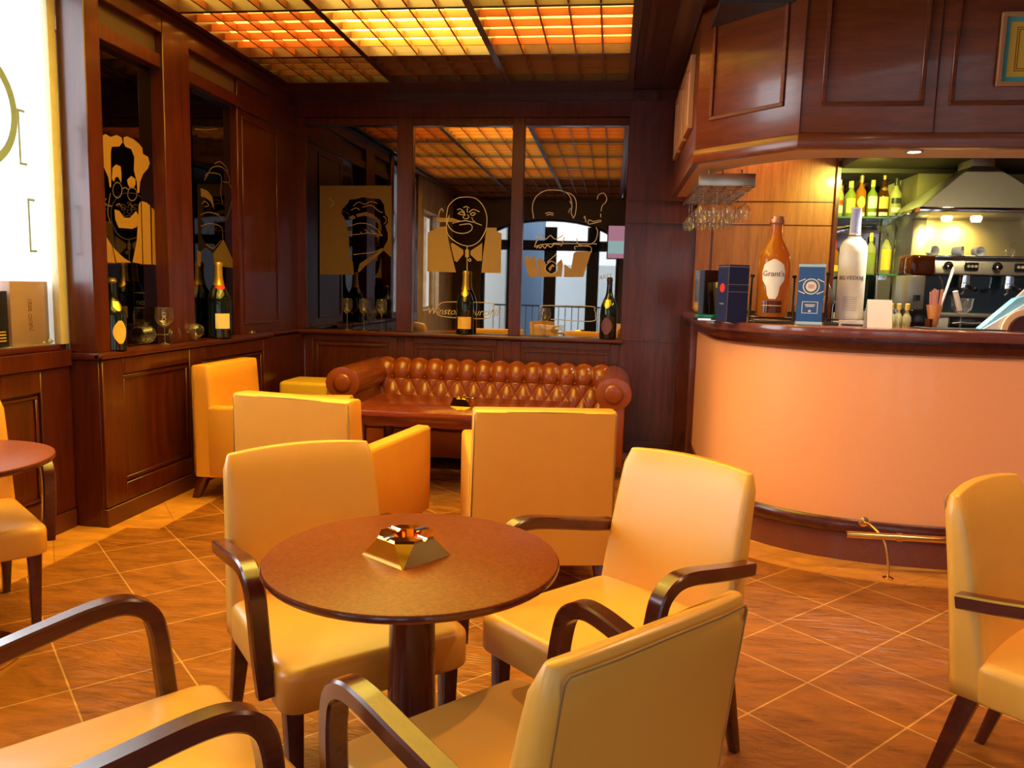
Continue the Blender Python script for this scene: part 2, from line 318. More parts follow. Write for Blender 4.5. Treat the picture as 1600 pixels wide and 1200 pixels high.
ETCH = {"m1":{"polys":[[[-2.608,1.46],[-2.605,2.238],[-1.954,2.245],[-1.949,1.626],[-1.955,1.626],[-2.031,1.692],[-2.014,1.725],[-1.985,1.776],[-1.985,1.832],[-2.009,1.898],[-1.986,1.926],[-1.986,1.97],[-2.01,1.997],[-2.022,2.08],[-2.057,2.129],[-2.138,2.133],[-2.213,2.143],[-2.277,2.126],[-2.336,2.12],[-2.353,2.086],[-2.394,2.047],[-2.412,2.003],[-2.382,1.964],[-2.365,1.898],[-2.341,1.82],[-2.335,1.63],[-2.306,1.585],[-2.294,1.467]],[[-2.259,1.502],[-2.241,1.564],[-2.031,1.703],[-2.019,1.686],[-2.206,1.531],[-2.247,1.485]],[[-2.277,1.993],[-2.184,2.017],[-2.12,1.996],[-2.085,1.957],[-2.125,1.962],[-2.195,1.983],[-2.265,1.971]],[[-2.347,1.965],[-2.3,1.987],[-2.277,1.966],[-2.312,1.943]]],"strokes":[[[-2.3,2.065],[-2.254,2.099],[-2.196,2.083],[-2.138,2.106],[-2.08,2.09]],[[-2.219,2.055],[-2.137,2.073],[-2.068,2.024],[-2.033,2.013]],[[-2.324,2.026],[-2.277,2.049],[-2.242,2.033]],[[-2.341,1.887],[-2.253,1.916],[-2.166,1.912],[-2.09,1.874],[-2.032,1.809]],[[-2.341,1.814],[-2.253,1.821],[-2.166,1.834],[-2.09,1.824],[-2.032,1.809]],[[-2.3,1.642],[-2.206,1.655],[-2.107,1.668],[-2.031,1.703]],[[-2.236,1.844],[-2.218,1.822]],[[-2.195,1.867],[-2.16,1.834]],[[-2.137,1.857],[-2.09,1.824]],[[-2.027,1.98],[-2.004,1.964],[-2.003,1.931],[-2.021,1.914]],[[-2.523,2.134],[-2.494,2.107],[-2.482,2.074],[-2.512,2.062]]]},"m2":{"polys":[[[-1.546,1.975],[-1.41,1.975],[-1.336,1.952],[-1.41,1.941],[-1.545,1.937]],[[-1.628,1.846],[-1.532,1.896],[-1.462,1.903],[-1.451,1.832],[-1.424,1.713],[-1.369,1.508],[-1.628,1.51]],[[-1.104,1.897],[-1.019,1.898],[-1.015,1.863],[-0.975,1.852],[-0.973,1.511],[-1.144,1.51],[-1.133,1.671],[-1.114,1.837]],[[-1.421,1.755],[-1.4,1.761],[-1.307,1.703],[-1.306,1.667],[-1.361,1.597],[-1.385,1.606],[-1.405,1.689]],[[-1.141,1.766],[-1.243,1.698],[-1.243,1.663],[-1.183,1.61],[-1.142,1.614]],[[-1.292,1.706],[-1.257,1.707],[-1.256,1.642],[-1.29,1.641]]],"strokes":[[[-1.46,2.009],[-1.443,2.08],[-1.376,2.14],[-1.291,2.155],[-1.206,2.142],[-1.144,2.084],[-1.112,2.014],[-1.105,1.944],[-1.115,1.873],[-1.162,1.789],[-1.222,1.746],[-1.283,1.739],[-1.37,1.768],[-1.445,1.832],[-1.461,1.915],[-1.46,2.009]],[[-1.362,2.011],[-1.332,2.029],[-1.301,2.012],[-1.325,2.004],[-1.356,2.011]],[[-1.252,2.012],[-1.228,2.024],[-1.209,2.013],[-1.233,1.998],[-1.252,2.012]],[[-1.369,2.046],[-1.338,2.052],[-1.301,2.023]],[[-1.264,2.024],[-1.228,2.05],[-1.171,2.031]],[[-1.314,2.064],[-1.29,2.074],[-1.263,2.063]],[[-1.28,2.059],[-1.279,2.024]],[[-1.295,2.006],[-1.315,1.985],[-1.3,1.97],[-1.276,1.973],[-1.264,1.991],[-1.279,2.006]],[[-1.409,1.93],[-1.348,1.946],[-1.287,1.953],[-1.232,1.942],[-1.208,1.95]],[[-1.239,1.983],[-1.214,1.942],[-1.15,1.917]],[[-1.435,1.998],[-1.453,1.938],[-1.427,1.885],[-1.371,1.851],[-1.298,1.846],[-1.243,1.871],[-1.234,1.906],[-1.263,1.927],[-1.348,1.916]],[[-1.531,1.987],[-1.524,2.026],[-1.504,2.054],[-1.491,2.027]],[[-1.275,1.74],[-1.27,1.519]],[[-1.263,1.617],[-1.25,1.629],[-1.238,1.617],[-1.25,1.605],[-1.263,1.617]],[[-1.546,1.179],[-1.522,1.216],[-1.448,1.248],[-1.101,1.252],[-1.027,1.236],[-1.05,1.169],[-1.098,1.113],[-1.483,1.12],[-1.546,1.179]]]},"m3":{"polys":[[[-0.773,1.635],[-0.76,1.66],[-0.725,1.656],[-0.704,1.623],[-0.692,1.684],[-0.669,1.63],[-0.651,1.487],[-0.727,1.485]],[[-0.644,1.487],[-0.658,1.623],[-0.628,1.651],[-0.588,1.611],[-0.583,1.541],[-0.534,1.514],[-0.487,1.543],[-0.486,1.607],[-0.449,1.642],[-0.436,1.601],[-0.444,1.492]],[[-0.423,1.601],[-0.406,1.588],[-0.364,1.562],[-0.348,1.691],[-0.328,1.709],[-0.198,1.712],[-0.258,1.494],[-0.423,1.49]],[[-0.563,1.557],[-0.527,1.599],[-0.502,1.579],[-0.529,1.572],[-0.542,1.537]]],"strokes":[[[-0.7,1.982],[-0.714,2.082],[-0.685,2.163],[-0.618,2.211],[-0.543,2.222],[-0.455,2.212],[-0.399,2.173],[-0.376,2.1],[-0.38,2.033],[-0.358,1.987]],[[-0.455,2.212],[-0.372,2.18],[-0.34,2.114],[-0.346,2.02],[-0.365,1.987]],[[-0.397,2.133],[-0.383,2.107]],[[-0.405,2.033],[-0.388,2.073]],[[-0.601,2.024],[-0.571,2.033],[-0.53,2.025]],[[-0.591,2.01],[-0.564,2.017],[-0.532,2.011]],[[-0.27,1.988],[-0.264,2.006],[-0.252,1.955]],[[-0.234,1.942],[-0.229,1.975],[-0.188,1.963]],[[-0.227,1.939],[-0.16,1.956],[-0.127,1.964],[-0.134,1.975],[-0.188,1.963]],[[-0.325,1.82],[-0.317,1.779],[-0.275,1.76],[-0.221,1.768],[-0.168,1.802],[-0.15,1.876],[-0.166,1.916]],[[-0.682,1.84],[-0.661,1.814],[-0.627,1.841],[-0.592,1.808],[-0.551,1.84],[-0.509,1.81],[-0.442,1.845]],[[-0.686,1.739],[-0.667,1.793],[-0.634,1.828]],[[-0.686,1.739],[-0.632,1.76],[-0.549,1.768],[-0.439,1.764]],[[-0.665,1.729],[-0.652,1.753],[-0.638,1.73],[-0.618,1.753],[-0.596,1.731],[-0.576,1.758],[-0.548,1.741],[-0.521,1.762]],[[-0.459,1.75],[-0.428,1.831]],[[-0.585,1.584],[-0.535,1.623],[-0.485,1.586],[-0.484,1.543],[-0.533,1.514],[-0.583,1.543],[-0.585,1.584]],[[-0.572,1.612],[-0.492,1.688]],[[-0.335,1.725],[-0.332,1.752],[-0.209,1.752],[-0.198,1.701]],[[-0.529,1.775],[-0.153,1.776]],[[-0.615,1.226],[-0.588,1.241],[-0.187,1.246],[-0.152,1.219],[-0.14,1.172],[-0.175,1.118],[-0.528,1.125]],[[-0.164,2.149],[-0.156,2.182],[-0.13,2.199],[-0.103,2.194],[-0.085,2.157],[-0.093,2.124],[-0.119,2.097],[-0.129,2.05]],[[-0.131,2.03],[-0.127,2.0]]]},"l1":{"polys":[[[4.056,2.117],[4.1,2.133],[4.114,2.162],[4.151,2.18],[4.193,2.172],[4.25,2.194],[4.294,2.188],[4.303,2.163],[4.272,2.134],[4.202,2.119],[4.191,2.085],[4.183,1.892],[4.17,1.89],[4.161,1.943],[4.127,1.991],[4.077,2.036],[4.053,2.076]],[[4.314,2.192],[4.347,2.205],[4.413,2.199],[4.46,2.184],[4.494,2.165],[4.499,2.13],[4.549,2.122],[4.568,2.087],[4.545,2.051],[4.493,2.01],[4.462,1.961],[4.449,1.894],[4.431,1.891],[4.427,1.956],[4.403,2.017],[4.411,2.099],[4.383,2.138],[4.33,2.142],[4.312,2.161]],[[4.201,2.002],[4.234,2.027],[4.278,2.022],[4.282,1.975],[4.277,1.928],[4.249,1.959],[4.224,1.952],[4.21,1.926],[4.192,1.939]],[[4.333,1.955],[4.375,1.983],[4.415,1.97],[4.413,1.938],[4.391,1.911],[4.357,1.91],[4.338,1.932]],[[4.207,1.771],[4.251,1.767],[4.294,1.732],[4.348,1.737],[4.411,1.783],[4.431,1.761],[4.42,1.694],[4.371,1.674],[4.239,1.67],[4.21,1.716]],[[4.47,1.847],[4.52,1.844],[4.556,1.83],[4.552,1.47],[4.485,1.469],[4.468,1.468],[4.468,1.573]],[[4.571,1.82],[4.584,1.817],[4.612,1.795],[4.616,1.573],[4.641,1.47],[4.564,1.47]],[[4.441,1.827],[4.46,1.844],[4.46,1.573],[4.457,1.47],[4.36,1.477],[4.409,1.611]],[[4.045,1.694],[4.075,1.708],[4.112,1.623],[4.17,1.564],[4.196,1.467],[4.127,1.467]],[[4.179,1.557],[4.206,1.539],[4.281,1.498],[4.347,1.475],[4.208,1.468]],[[4.042,1.648],[4.115,1.467],[4.043,1.466]]],"strokes":[[[4.281,1.889],[4.278,1.875],[4.271,1.862],[4.261,1.851],[4.249,1.844],[4.236,1.84],[4.223,1.841],[4.212,1.846],[4.203,1.854],[4.198,1.865],[4.197,1.878],[4.2,1.892],[4.206,1.904],[4.216,1.915],[4.228,1.923],[4.241,1.927],[4.254,1.926],[4.265,1.922],[4.274,1.913],[4.28,1.902],[4.281,1.889]],[[4.424,1.884],[4.421,1.872],[4.414,1.86],[4.403,1.85],[4.39,1.843],[4.376,1.84],[4.362,1.84],[4.35,1.844],[4.341,1.851],[4.335,1.861],[4.334,1.873],[4.337,1.885],[4.344,1.897],[4.354,1.907],[4.367,1.914],[4.38,1.917],[4.394,1.917],[4.406,1.913],[4.416,1.906],[4.422,1.896],[4.424,1.884]],[[4.284,1.897],[4.311,1.907],[4.341,1.9]],[[4.053,1.834],[4.146,1.787]],[[4.051,1.8],[4.132,1.763]],[[4.136,1.825],[4.11,1.791],[4.183,1.787]],[[4.091,1.774],[4.08,1.697],[4.124,1.616]],[[4.175,1.86],[4.144,1.749],[4.165,1.689]],[[4.221,1.795],[4.253,1.807],[4.272,1.789]],[[4.352,1.818],[4.378,1.804]]]},"l2":{"polys":[[[5.159,2.013],[5.252,2.006],[5.318,1.971],[5.343,1.886],[5.287,1.938],[5.212,1.958],[5.166,1.953]],[[5.466,1.684],[5.536,1.612],[5.661,1.478],[5.327,1.488],[5.311,1.571]],[[5.095,1.589],[5.149,1.573],[5.136,1.477],[5.096,1.476]]],"strokes":[[[5.208,2.071],[5.257,2.116],[5.316,2.173],[5.436,2.201],[5.537,2.176],[5.576,2.112],[5.472,2.098]],[[5.357,2.208],[5.437,2.235],[5.518,2.213],[5.558,2.18]],[[5.219,2.101],[5.276,2.133],[5.433,2.142],[5.452,2.095],[5.438,2.015],[5.466,1.939]],[[5.555,2.109],[5.616,2.036],[5.569,1.909],[5.503,1.822]],[[5.173,1.907],[5.211,1.93],[5.267,1.907],[5.21,1.892]],[[5.151,1.829],[5.246,1.857],[5.402,1.853],[5.44,1.807]],[[5.148,1.753],[5.281,1.783],[5.439,1.767],[5.456,1.688]],[[5.104,2.397],[5.251,2.421],[5.406,2.459]],[[5.217,1.634],[5.313,1.61],[5.435,1.677]]]}}

# ================================================================== the setting
LX = -2.86       # plane of the left-hand mirrors
BY = 6.74        # plane of the back mirrors
LEDGE = .975
# floor with a honey-coloured border
b = MB(); b.box(-3.8, 3.6, -.9, 7.2, -.12, 0); struct(b.build('floor', M['floor']))
b = MB(); b.prism([(-2.634, -.6), (-2.634, 3.885), (-2.45, 3.90), (-2.45, 6.35), (.6, 6.35), (.6, 6.63), (-2.76, 6.63), (-2.76, 3.86), (-2.95, 3.86), (-2.95, -.6)], 0, .003)
struct(b.build('trim_1', M['honey']))
barcurve = smoothpath([(.65, 6.62, 0), (.65, 6.05, 0), (.642, 5.5, 0), (.637, 5.0, 0), (.665, 4.75, 0), (.735, 4.55, 0), (.86, 4.38, 0), (1.02, 4.255, 0), (1.2, 4.175, 0), (1.45, 4.12, 0), (1.8, 4.10, 0), (2.2, 4.11, 0), (2.8, 4.13, 0), (3.38, 4.15, 0)], 4)
def offset(c, d):
    o = []
    for i, p in enumerate(c):
        t = (c[min(i+1, len(c)-1)]-c[max(i-1, 0)]).normalized(); nrm = Vector((t.y, -t.x, 0))   # outwards (towards the room)
        o.append(p + nrm*d)
    return o
# path runs wall -> camera -> right, outward side is (t.y,-t.x): for travel -y this is -x, for travel +x this is -y
b = MB(); b.ribbon(offset(barcurve, .275), offset(barcurve, -.05), 0, .003); struct(b.build('trim_2', M['honey']))

def panel_frames(b, along, across, u0, u1, z0, z1, t=.012, w=.03, sgn=1):
    """raised moulding rectangle on a wall plane; along='x' or 'y'"""
    for (a0, a1, c0, c1) in ((u0, u1, z0, z0+w), (u0, u1, z1-w, z1), (u0, u0+w, z0+w, z1-w), (u1-w, u1, z0+w, z1-w)):
        if along == 'y': b.box(min(across, across+sgn*t), max(across, across+sgn*t), a0, a1, c0, c1)
        else: b.box(a0, a1, min(across, across+sgn*t), max(across, across+sgn*t), c0, c1)
# ---- left wall beyond the pillar
b = MB()
b.box(-2.93, -2.745, 3.86, 6.63, 0, LEDGE-.04)                         # dado
b.box(-3.02, LX-.012, 3.98, 6.9, LEDGE-.04, 3.02)                      # backing behind mirrors
b.box(-2.912, -2.755, 3.86, 3.985, LEDGE, 3.02)                          # pillar facing the camera
b.box(-3.0, -2.77, 4.60, 4.90, LEDGE, 3.02)                           # mullion
b.box(-3.0, -2.80, 5.60, 6.74, LEDGE-.04, 3.02)                       # plain panel to the corner
b.box(-3.0, -2.785, 3.9, 6.74, 2.655, 2.735)                          # lower rail
b.box(-3.0, -2.775, 3.9, 6.74, 2.86, 3.02)                            # top rail
struct(b.build('wall_left', M['wood'], bevel=.004, seg=1))
b = MB()
b.box(-2.76, -2.725, 4.045, 4.74, .845, .935); b.box(-2.76, -2.725, 4.045, 4.74, .11, .215)
b.box(-2.76, -2.725, 3.862, 4.045, .11, .935); b.box(-2.76, -2.725, 4.74, 4.90, .11, .935)
b.box(-2.76, -2.725, 4.9, 5.83, .845, .935); b.box(-2.76, -2.725, 4.9, 5.83, .11, .215); b.box(-2.76, -2.725, 5.83, 5.98, .11, .935)
panel_frames(b, 'y', -2.745, 4.055, 4.73, .225, .835, .012, .022)
panel_frames(b, 'y', -2.745, 4.91, 5.82, .225, .835, .012, .022)
panel_frames(b, 'y', -2.80, 5.66, 6.28, 1.05, 2.6, .008, .02)
struct(b.build('trim_3', M['wood'], bevel=.003, seg=1))
b = MB(); b.box(-2.97, -2.735, 3.845, 6.0, LEDGE-.038, LEDGE); b.box(-2.83, -2.76, 6.0, 6.75, LEDGE-.03, LEDGE-.004)
b.box(-2.76, -2.712, 3.845, 6.0, LEDGE-.035, LEDGE-.005)
struct(b.build('trim_4', M['wood_y'], bevel=.006, seg=2))
b = MB(); b.box(-2.765, -2.718, 3.855, 6.6, 0, .105); b.box(-2.97, -2.905, 2.2, 3.855, 0, .105)
struct(b.build('baseboard_left', plain('tiled_skirting', (.10, .025, .012), .35, noise=.25, nscale=8), bevel=.003, seg=1))
# transom infill between the rails
b = MB(); b.box(-2.9, -2.82, 3.98, 4.62, 2.73, 2.865); b.box(-2.9, -2.82, 4.88, 5.62, 2.73, 2.865)
struct(b.build('trim_5', plain('taupe_transom', (.10, .06, .035), .5)))
# ---- left wall with the bright window, nearer than the pillar
WX = -2.93
b = MB()
b.box(-2.978, WX, 2.1, 3.86, 0, 1.02); b.box(-2.978, WX, 2.1, 3.86, 2.95, 3.02)
b.box(-3.12, WX, 1.95, 2.1, 0, 3.02)
b.box(WX-.02, WX+.035, 2.1, 3.86, .90, .99)
for y0, y1 in ((2.3, 2.9), (3.05, 3.63)): b.box(WX, WX+.02, y0, y1, .78, .9); b.box(WX, WX+.02, y0, y1, .11, .2)
b.box(WX, WX+.02, 3.63, 3.86, .11, .9); b.box(WX, WX+.02, 2.1, 2.3, .11, .9); b.box(WX, WX+.02, 2.9, 3.05, .11, .9)
panel_frames(b, 'y', WX, 3.06, 3.62, .21, .77, .012, .02); panel_frames(b, 'y', WX, 2.31, 2.89, .21, .77, .012, .02)
struct(b.build('wall_left', M['wood'], bevel=.004, seg=1))
b = MB(); b.box(-2.955, -2.912, 3.80, 3.862, 1.02, 2.95); struct(b.build('trim_6', M['plaster'], bevel=.006))
b = MB(); b.box(-4.2, -2.98, 3.862, 3.95, -.12, 3.3); b.box(-3.6, -3.13, 1.9, 2.08, -.12, 3.2); b.box(-3.6, -2.98, 2.08, 3.862, -.12, 1.02); struct(b.build('trim_13', M['white']))
b = MB(); b.box(-2.97, WX+.01, 2.1, 3.80, .992, 1.022); struct(b.build('trim_7', M['wood_y'], bevel=.004))
w1 = struct(thing('window_1', '', '', (0, 0, 0))); del w1['label'], w1['category']
b = MB(); b.box(-2.965, -2.960, 2.1, 3.80, 1.02, 2.95); b.build('pane', M['windowglass'], w1)
M['decal'] = plain('grey_frosted_decal', (.25, .36, .44), .7)
def ring2d(b, cy, cz, r0, r1, x, a0=0, a1=2*PI, n=48):
    b.loft([[(x, cy+r*math.cos(a), cz+r*math.sin(a)) for r in (r0, r1)]+[(x-.002, cy+r*math.cos(a), cz+r*math.sin(a)) for r in (r1, r0)] for a in [a0+(a1-a0)*i/n for i in range(n+1)]], False, False)
b = MB(); ring2d(b, 3.33, 2.16, .25, .29, -2.957)
b.build('decal_ring', M['decal'], w1)
for (y0, z0, z1) in ((3.62, 1.93, 2.2), (3.66, 1.5, 1.77)):
    b = MB(); b.loft([[(-2.959, y0+a, z), (-2.957, y0+a, z), (-2.957, y0+c, w), (-2.959, y0+c, w)] for a, z, c, w in ((.05, z1, .05, z1-.012), (.0, z1, .012, z1-.012), (.0, z0, .012, z0+.012), (.05, z0, .05, z0+.012))])
    b.build('decal_bracket', M['decal'], w1)
# ---- stone-clad wall and slim window nearer the camera (seen in the mirrors)
b = MB(); b.box(-3.25, WX, -.6, .5, 0, 3.02); b.box(-3.25, WX, .5, 1.6, 0, 1.0); b.box(-3.25, WX, .5, 1.6, 2.55, 3.02); b.box(-3.25, WX, 1.6, 1.95, 0, 3.02)
struct(b.build('wall_left', M['stone']))
w2 = struct(thing('window_2', '', '')); del w2['label'], w2['category']
b = MB(); b.box(-3.12, -3.115, .5, 1.6, 1.0, 2.55); b.build('pane', M['windowglass'], w2)
b = MB(); b.box(-3.14, -3.09, 1.0, 1.05, 1.05, 2.5); b.box(-3.14, -3.09, 1.55, 1.6, 1.05, 2.5); b.box(-3.14, -3.09, .5, .55, 1.05, 2.5); b.box(-3.14, -3.09, .5, 1.6, 1.0, 1.05); b.box(-3.14, -3.09, .5, 1.6, 2.5, 2.55); b.build('window_frame', M['white'], w2)

# ---- back wall
b = MB()
b.box(-3.0, .62, BY+.012, 6.95, 0, 3.02)
b.box(-3.0, .093, 6.66, BY+.02, 0, LEDGE-.04)                          # dado
for x0, x1 in ((-2.82, -2.725), (-1.895, -1.755), (-.893, -.79)): b.box(x0, x1, 6.69, BY+.02, LEDGE, 2.95)
b.box(-2.8, .1, 6.70, BY+.02, 2.745, 2.81); b.box(-2.8, .1, 6.68, BY+.02, 2.81, 2.95)
b.box(.078, 1.745, 6.65, 6.95, 0, 3.02)                                # plain wall to the right of the mirrors
struct(b.build('wall_back', M['wood'], bevel=.004, seg=1))
b = MB(); b.box(.66, 1.742, 6.634, 6.655, 1.25, 2.6); struct(b.build('wall_back', M['wood_side'], bevel=.002, seg=1))
b = MB(); b.box(.1, 1.742, 6.630, 6.652, 1.945, 1.955); b.box(.1, 1.742, 6.630, 6.652, 2.13, 2.14); b.box(.1, .64, 6.638, 6.655, .965, .98); b.box(.785, .80, 6.628, 6.655, 1.25, 1.945)
b.box(1.73, 1.76, 6.6, 6.7, 1.1, 2.55); b.box(.56, .65, 6.6, 6.66, 0, 1.2)
struct(b.build('trim_8', M['wood'], bevel=.002, seg=1))
b = MB()
for x0, x1 in ((-2.72, -1.87), (-1.80, -.92), (-.85, .06)):
    panel_frames(b, 'x', 6.66, x0+.1, x1-.08, .22, .86, .014, .022, -1)
    b.box(x0+.08, x1-.06, 6.645, 6.665, .88, .935); b.box(x0+.08, x1-.06, 6.645, 6.665, .1, .2)
    b.box(x0, x0+.08, 6.645, 6.665, .1, .93); b.box(x1-.06, x1, 6.645, 6.665, .1, .93)
struct(b.build('trim_9', M['wood'], bevel=.003, seg=1))
b = MB(); b.box(-2.8, .100, 6.60, BY, LEDGE-.036, LEDGE); struct(b.build('trim_10', M['wood_h'], bevel=.01, seg=3))
b = MB(); b.box(-2.82, .1, 6.628, 6.66, 0, .1); b.box(.1, .64, 6.628, 6.66, 0, .1); struct(b.build('baseboard_back', M['wood_h'], bevel=.003, seg=1))

# ---- mirrors with engraved caricatures
def flat_fill(bm, loops, to3d):
    edges = []
    for lp in loops:
        vs = [bm.verts.new(to3d(p)) for p in lp]
        for i in range(len(vs)): edges.append(bm.edges.new((vs[i], vs[(i+1) % len(vs)])))
    bmesh.ops.triangle_fill(bm, use_beauty=True, edges=edges)
def drawing(parent, key, to3d, matfill, matline, w=.006):
    d = ETCH[key]
    bm = bmesh.new()
    for p in d['polys']: flat_fill(bm, [p], lambda q: to3d(q, .0006))
    bmesh.ops.recalc_face_normals(bm, faces=bm.faces)
    me = bpy.data.meshes.new('etched_area'); bm.to_mesh(me); bm.free(); link('etched_area', me, matfill, parent)
    bm = bmesh.new()
    for st in d['strokes']:
        P = [Vector((p[0], p[1])) for p in st]
        if len(P) > 2:
            P = [Vector((q.x, q.y)) for q in smoothpath([(p.x, p.y, 0) for p in P], 4)]
        ls, rs = [], []
        for i, p in enumerate(P):
            t = P[min(i+1, len(P)-1)]-P[max(i-1, 0)]
            if t.length < 1e-6: t = Vector((1, 0))
            t.normalize(); nn = Vector((-t.y, t.x))*w/2
            ls.append(bm.verts.new(to3d(p+nn, .0012))); rs.append(bm.verts.new(to3d(p-nn, .0012)))
        for i in range(len(P)-1): bm.faces.new((ls[i], ls[i+1], rs[i+1], rs[i]))
    me = bpy.data.meshes.new('engraved_lines'); bm.to_mesh(me); bm.free(); link('engraved_lines', me, matline, parent)
onB = lambda p, e: Vector((p[0], BY-.0045-e, p[1]))
onL = lambda p, e: Vector((LX+.0045+e, p[0], p[1]))
def mirB(x0, x1, key, mat, label, fill, line, w):
    t = thing('wall_mirror', label, 'mirror')
    b = MB(); b.box(x0, x1, BY-.004, BY+.002, LEDGE+.002, 2.745); b.build('mirror_glass', mat, t)
    drawing(t, key, onB, fill, line, w); return t
def mirL(y0, y1, key, mat, label, fill, line, w):
    t = thing('wall_mirror', label, 'mirror')
    b = MB(); b.box(LX-.002, LX+.004, y0, y1, LEDGE+.002, 2.655); b.build('mirror_glass', mat, t)
    drawing(t, key, onL, fill, line, w); return t
m1 = mirB(-2.725, -1.895, 'm1', M['darkmirror'], 'dark mirror with a bearded caricature etched out of a tan rectangle', M['etchdim'], M['etch'], .004)
m2 = mirB(-1.755, -.893, 'm2', M['mirror'], 'mirror etched with a bald round-faced man with cigar and bow tie', M['etch'], M['etchline'], .007)
m3 = mirB(-.79, .077, 'm3', M['mirror'], 'mirror etched with a bearded bald man and a question mark', M['etch'], M['etchline'], .007)
m4 = mirL(3.985, 4.60, 'l1', M['darkmirror'], 'dark mirror on left wall with a gold caricature in round spectacles', M['etchgold'], M['etchdim'], .007)
m5 = mirL(4.90, 5.60, 'l2', M['darkmirror'], 'dark mirror on left wall with a faint half-seen caricature and tan collar', M['etchdim'], M['etchdim'], .007)
lettering('Winston Churchill', .085, M['etchline'], m2, T((-1.31, BY-.006, 1.165)), shear=.35)
lettering('ARES', .05, M['etchline'], m3, T((-.075, BY-.006, 1.50)) @ Matrix.Rotation(-.2, 4, 'Y'), shear=.3)

# ---- rear wall with two arched doors to the street
def arch(cx, hw, z0, zs, rise, n=14):
    pts = [(cx-hw, z0)]
    for i in range(n+1):
        a = PI*i/n; pts.append((cx-hw*math.cos(a), zs+rise*math.sin(a)))
    pts.append((cx+hw, z0)); return pts
def wallwith(x0, x1, y0, y1, z1, arches, mat, name):
    bm = bmesh.new(); poly = [(x0, 0)]
    for cx, hw in arches: poly += arch(cx, hw, 0, 2.15, .5)
    poly += [(x1, 0), (x1, z1), (x0, z1)]
    vs = [bm.verts.new((x, y0, z)) for x, z in poly]
    es = [bm.edges.new((vs[i], vs[(i+1) % len(vs)])) for i in range(len(vs))]
    r = bmesh.ops.triangle_fill(bm, use_beauty=True, edges=es)
    fs = [g for g in r['geom'] if isinstance(g, bmesh.types.BMFace)]
    e = bmesh.ops.extrude_face_region(bm, geom=fs)
    bmesh.ops.translate(bm, vec=(0, y1-y0, 0), verts=[g for g in e['geom'] if isinstance(g, bmesh.types.BMVert)])
    bmesh.ops.recalc_face_normals(bm, faces=bm.faces)
    me = bpy.data.meshes.new(name); bm.to_mesh(me); bm.free(); return struct(link(name, me, mat))
wallwith(-3.3, 3.6, -.85, -.6, 3.02, [(-1.16, 1.25), (1.75, 1.25)], M['rearwall'], 'wall_rear')
for k, cx in enumerate((-1.16, 1.75)):
    d = struct(thing('door_%d' % (k+1), '', '')); del d['label'], d['category']
    b = MB()
    for x, w in ((-1.25, .06), (-.78, .06), (-.10, .22), (.67, .22), (1.19, .06)): b.box(cx+x, cx+x+w, -.78, -.70, 0, 2.5 if abs(x) < 1 else 2.2)
    b.box(cx-1.25, cx+1.25, -.78, -.70, 2.08, 2.26); b.box(cx-1.25, cx+1.25, -.78, -.70, 0, .1)
    b.loft([[(cx-1.27*math.cos(a), y, 2.15+.52*math.sin(a)) for y in (-.78, -.70)]+[(cx-1.19*math.cos(a), y, 2.15+.45*math.sin(a)) for y in (-.70, -.78)] for a in [PI*i/16 for i in range(17)]])
    b.build('door_frame', M['black'], d)
    b = MB(); b.box(cx-1.2, cx+1.2, -.745, -.74, .1, 2.2); b.build('pane', M['windowglass'], d)
# right-hand wall
b = MB(); b.box(3.4, 3.6, -.85, 7.0, 0, 3.02); struct(b.build('wall_right', M['wood']))

# ---- street outside the doors: a pale blue house front with a balcony railing
b = MB(); b.box(-7, 7, -8, 7.5, -.32, -.122); struct(b.build('floor', M['pavement']))
h = thing('building', 'pale blue and white house front across the street, seen reflected in mirrors', 'building')
b = MB(); b.box(-3.6, -1.9, -3.2, -3.0, -.12, 4); b.box(-1.9, -1.5, -3.6, -3.0, -.12, 4); b.build('wall', M['facade'], h)
b = MB(); b.box(-1.9, 3.2, -6.2, -6.0, -.12, 2.0); b.box(-3.3, -2.2, -2.6, -2.4, -.12, 3.4); b.build('side_wall', M['facadew'], h)
r_ = thing('railing', 'black iron railing outside the arched door, seen reflected in the mirror', 'railing')
b = MB(); b.tube([(-2.4, -2.2, 1.05), (.4, -2.2, 1.05)], .018, 6); b.tube([(-2.4, -2.2, .15), (.4, -2.2, .15)], .012, 6); b.build('handrail', M['black'], r_)
b = MB()
for i in range(22): b.tube([(-2.4+i*.133, -2.2, -.12), (-2.4+i*.133, -2.2, 1.05)], .009, 5)
b.build('balusters', M['black'], r_)

# ---- television high on the rear wall, seen in the mirror
tv = thing('television', 'wall-mounted television with pink and cyan picture, reflected at mirror edge', 'television', (.22, -.5, 2.24))
b = MB(); b.box(-.36, .36, -.05, 0, -.3, .3); b.build('casing', M['blackgloss'], tv, bevel=.005)
b = MB(); b.box(-.34, .34, 0, .003, -.28, .28); b.build('screen', emit('pink_screen', (.95, .45, .65), 1.0), tv)
b = MB(); b.box(-.34, .05, .003, .005, -.2, .02); b.build('screen_patch', emit('cyan_screen', (.6, .95, 1.0), 1.1), tv)
b = MB(); b.box(-.05, .05, -.1, -.05, -.1, .1); b.build('wall_bracket', M['black'], tv)

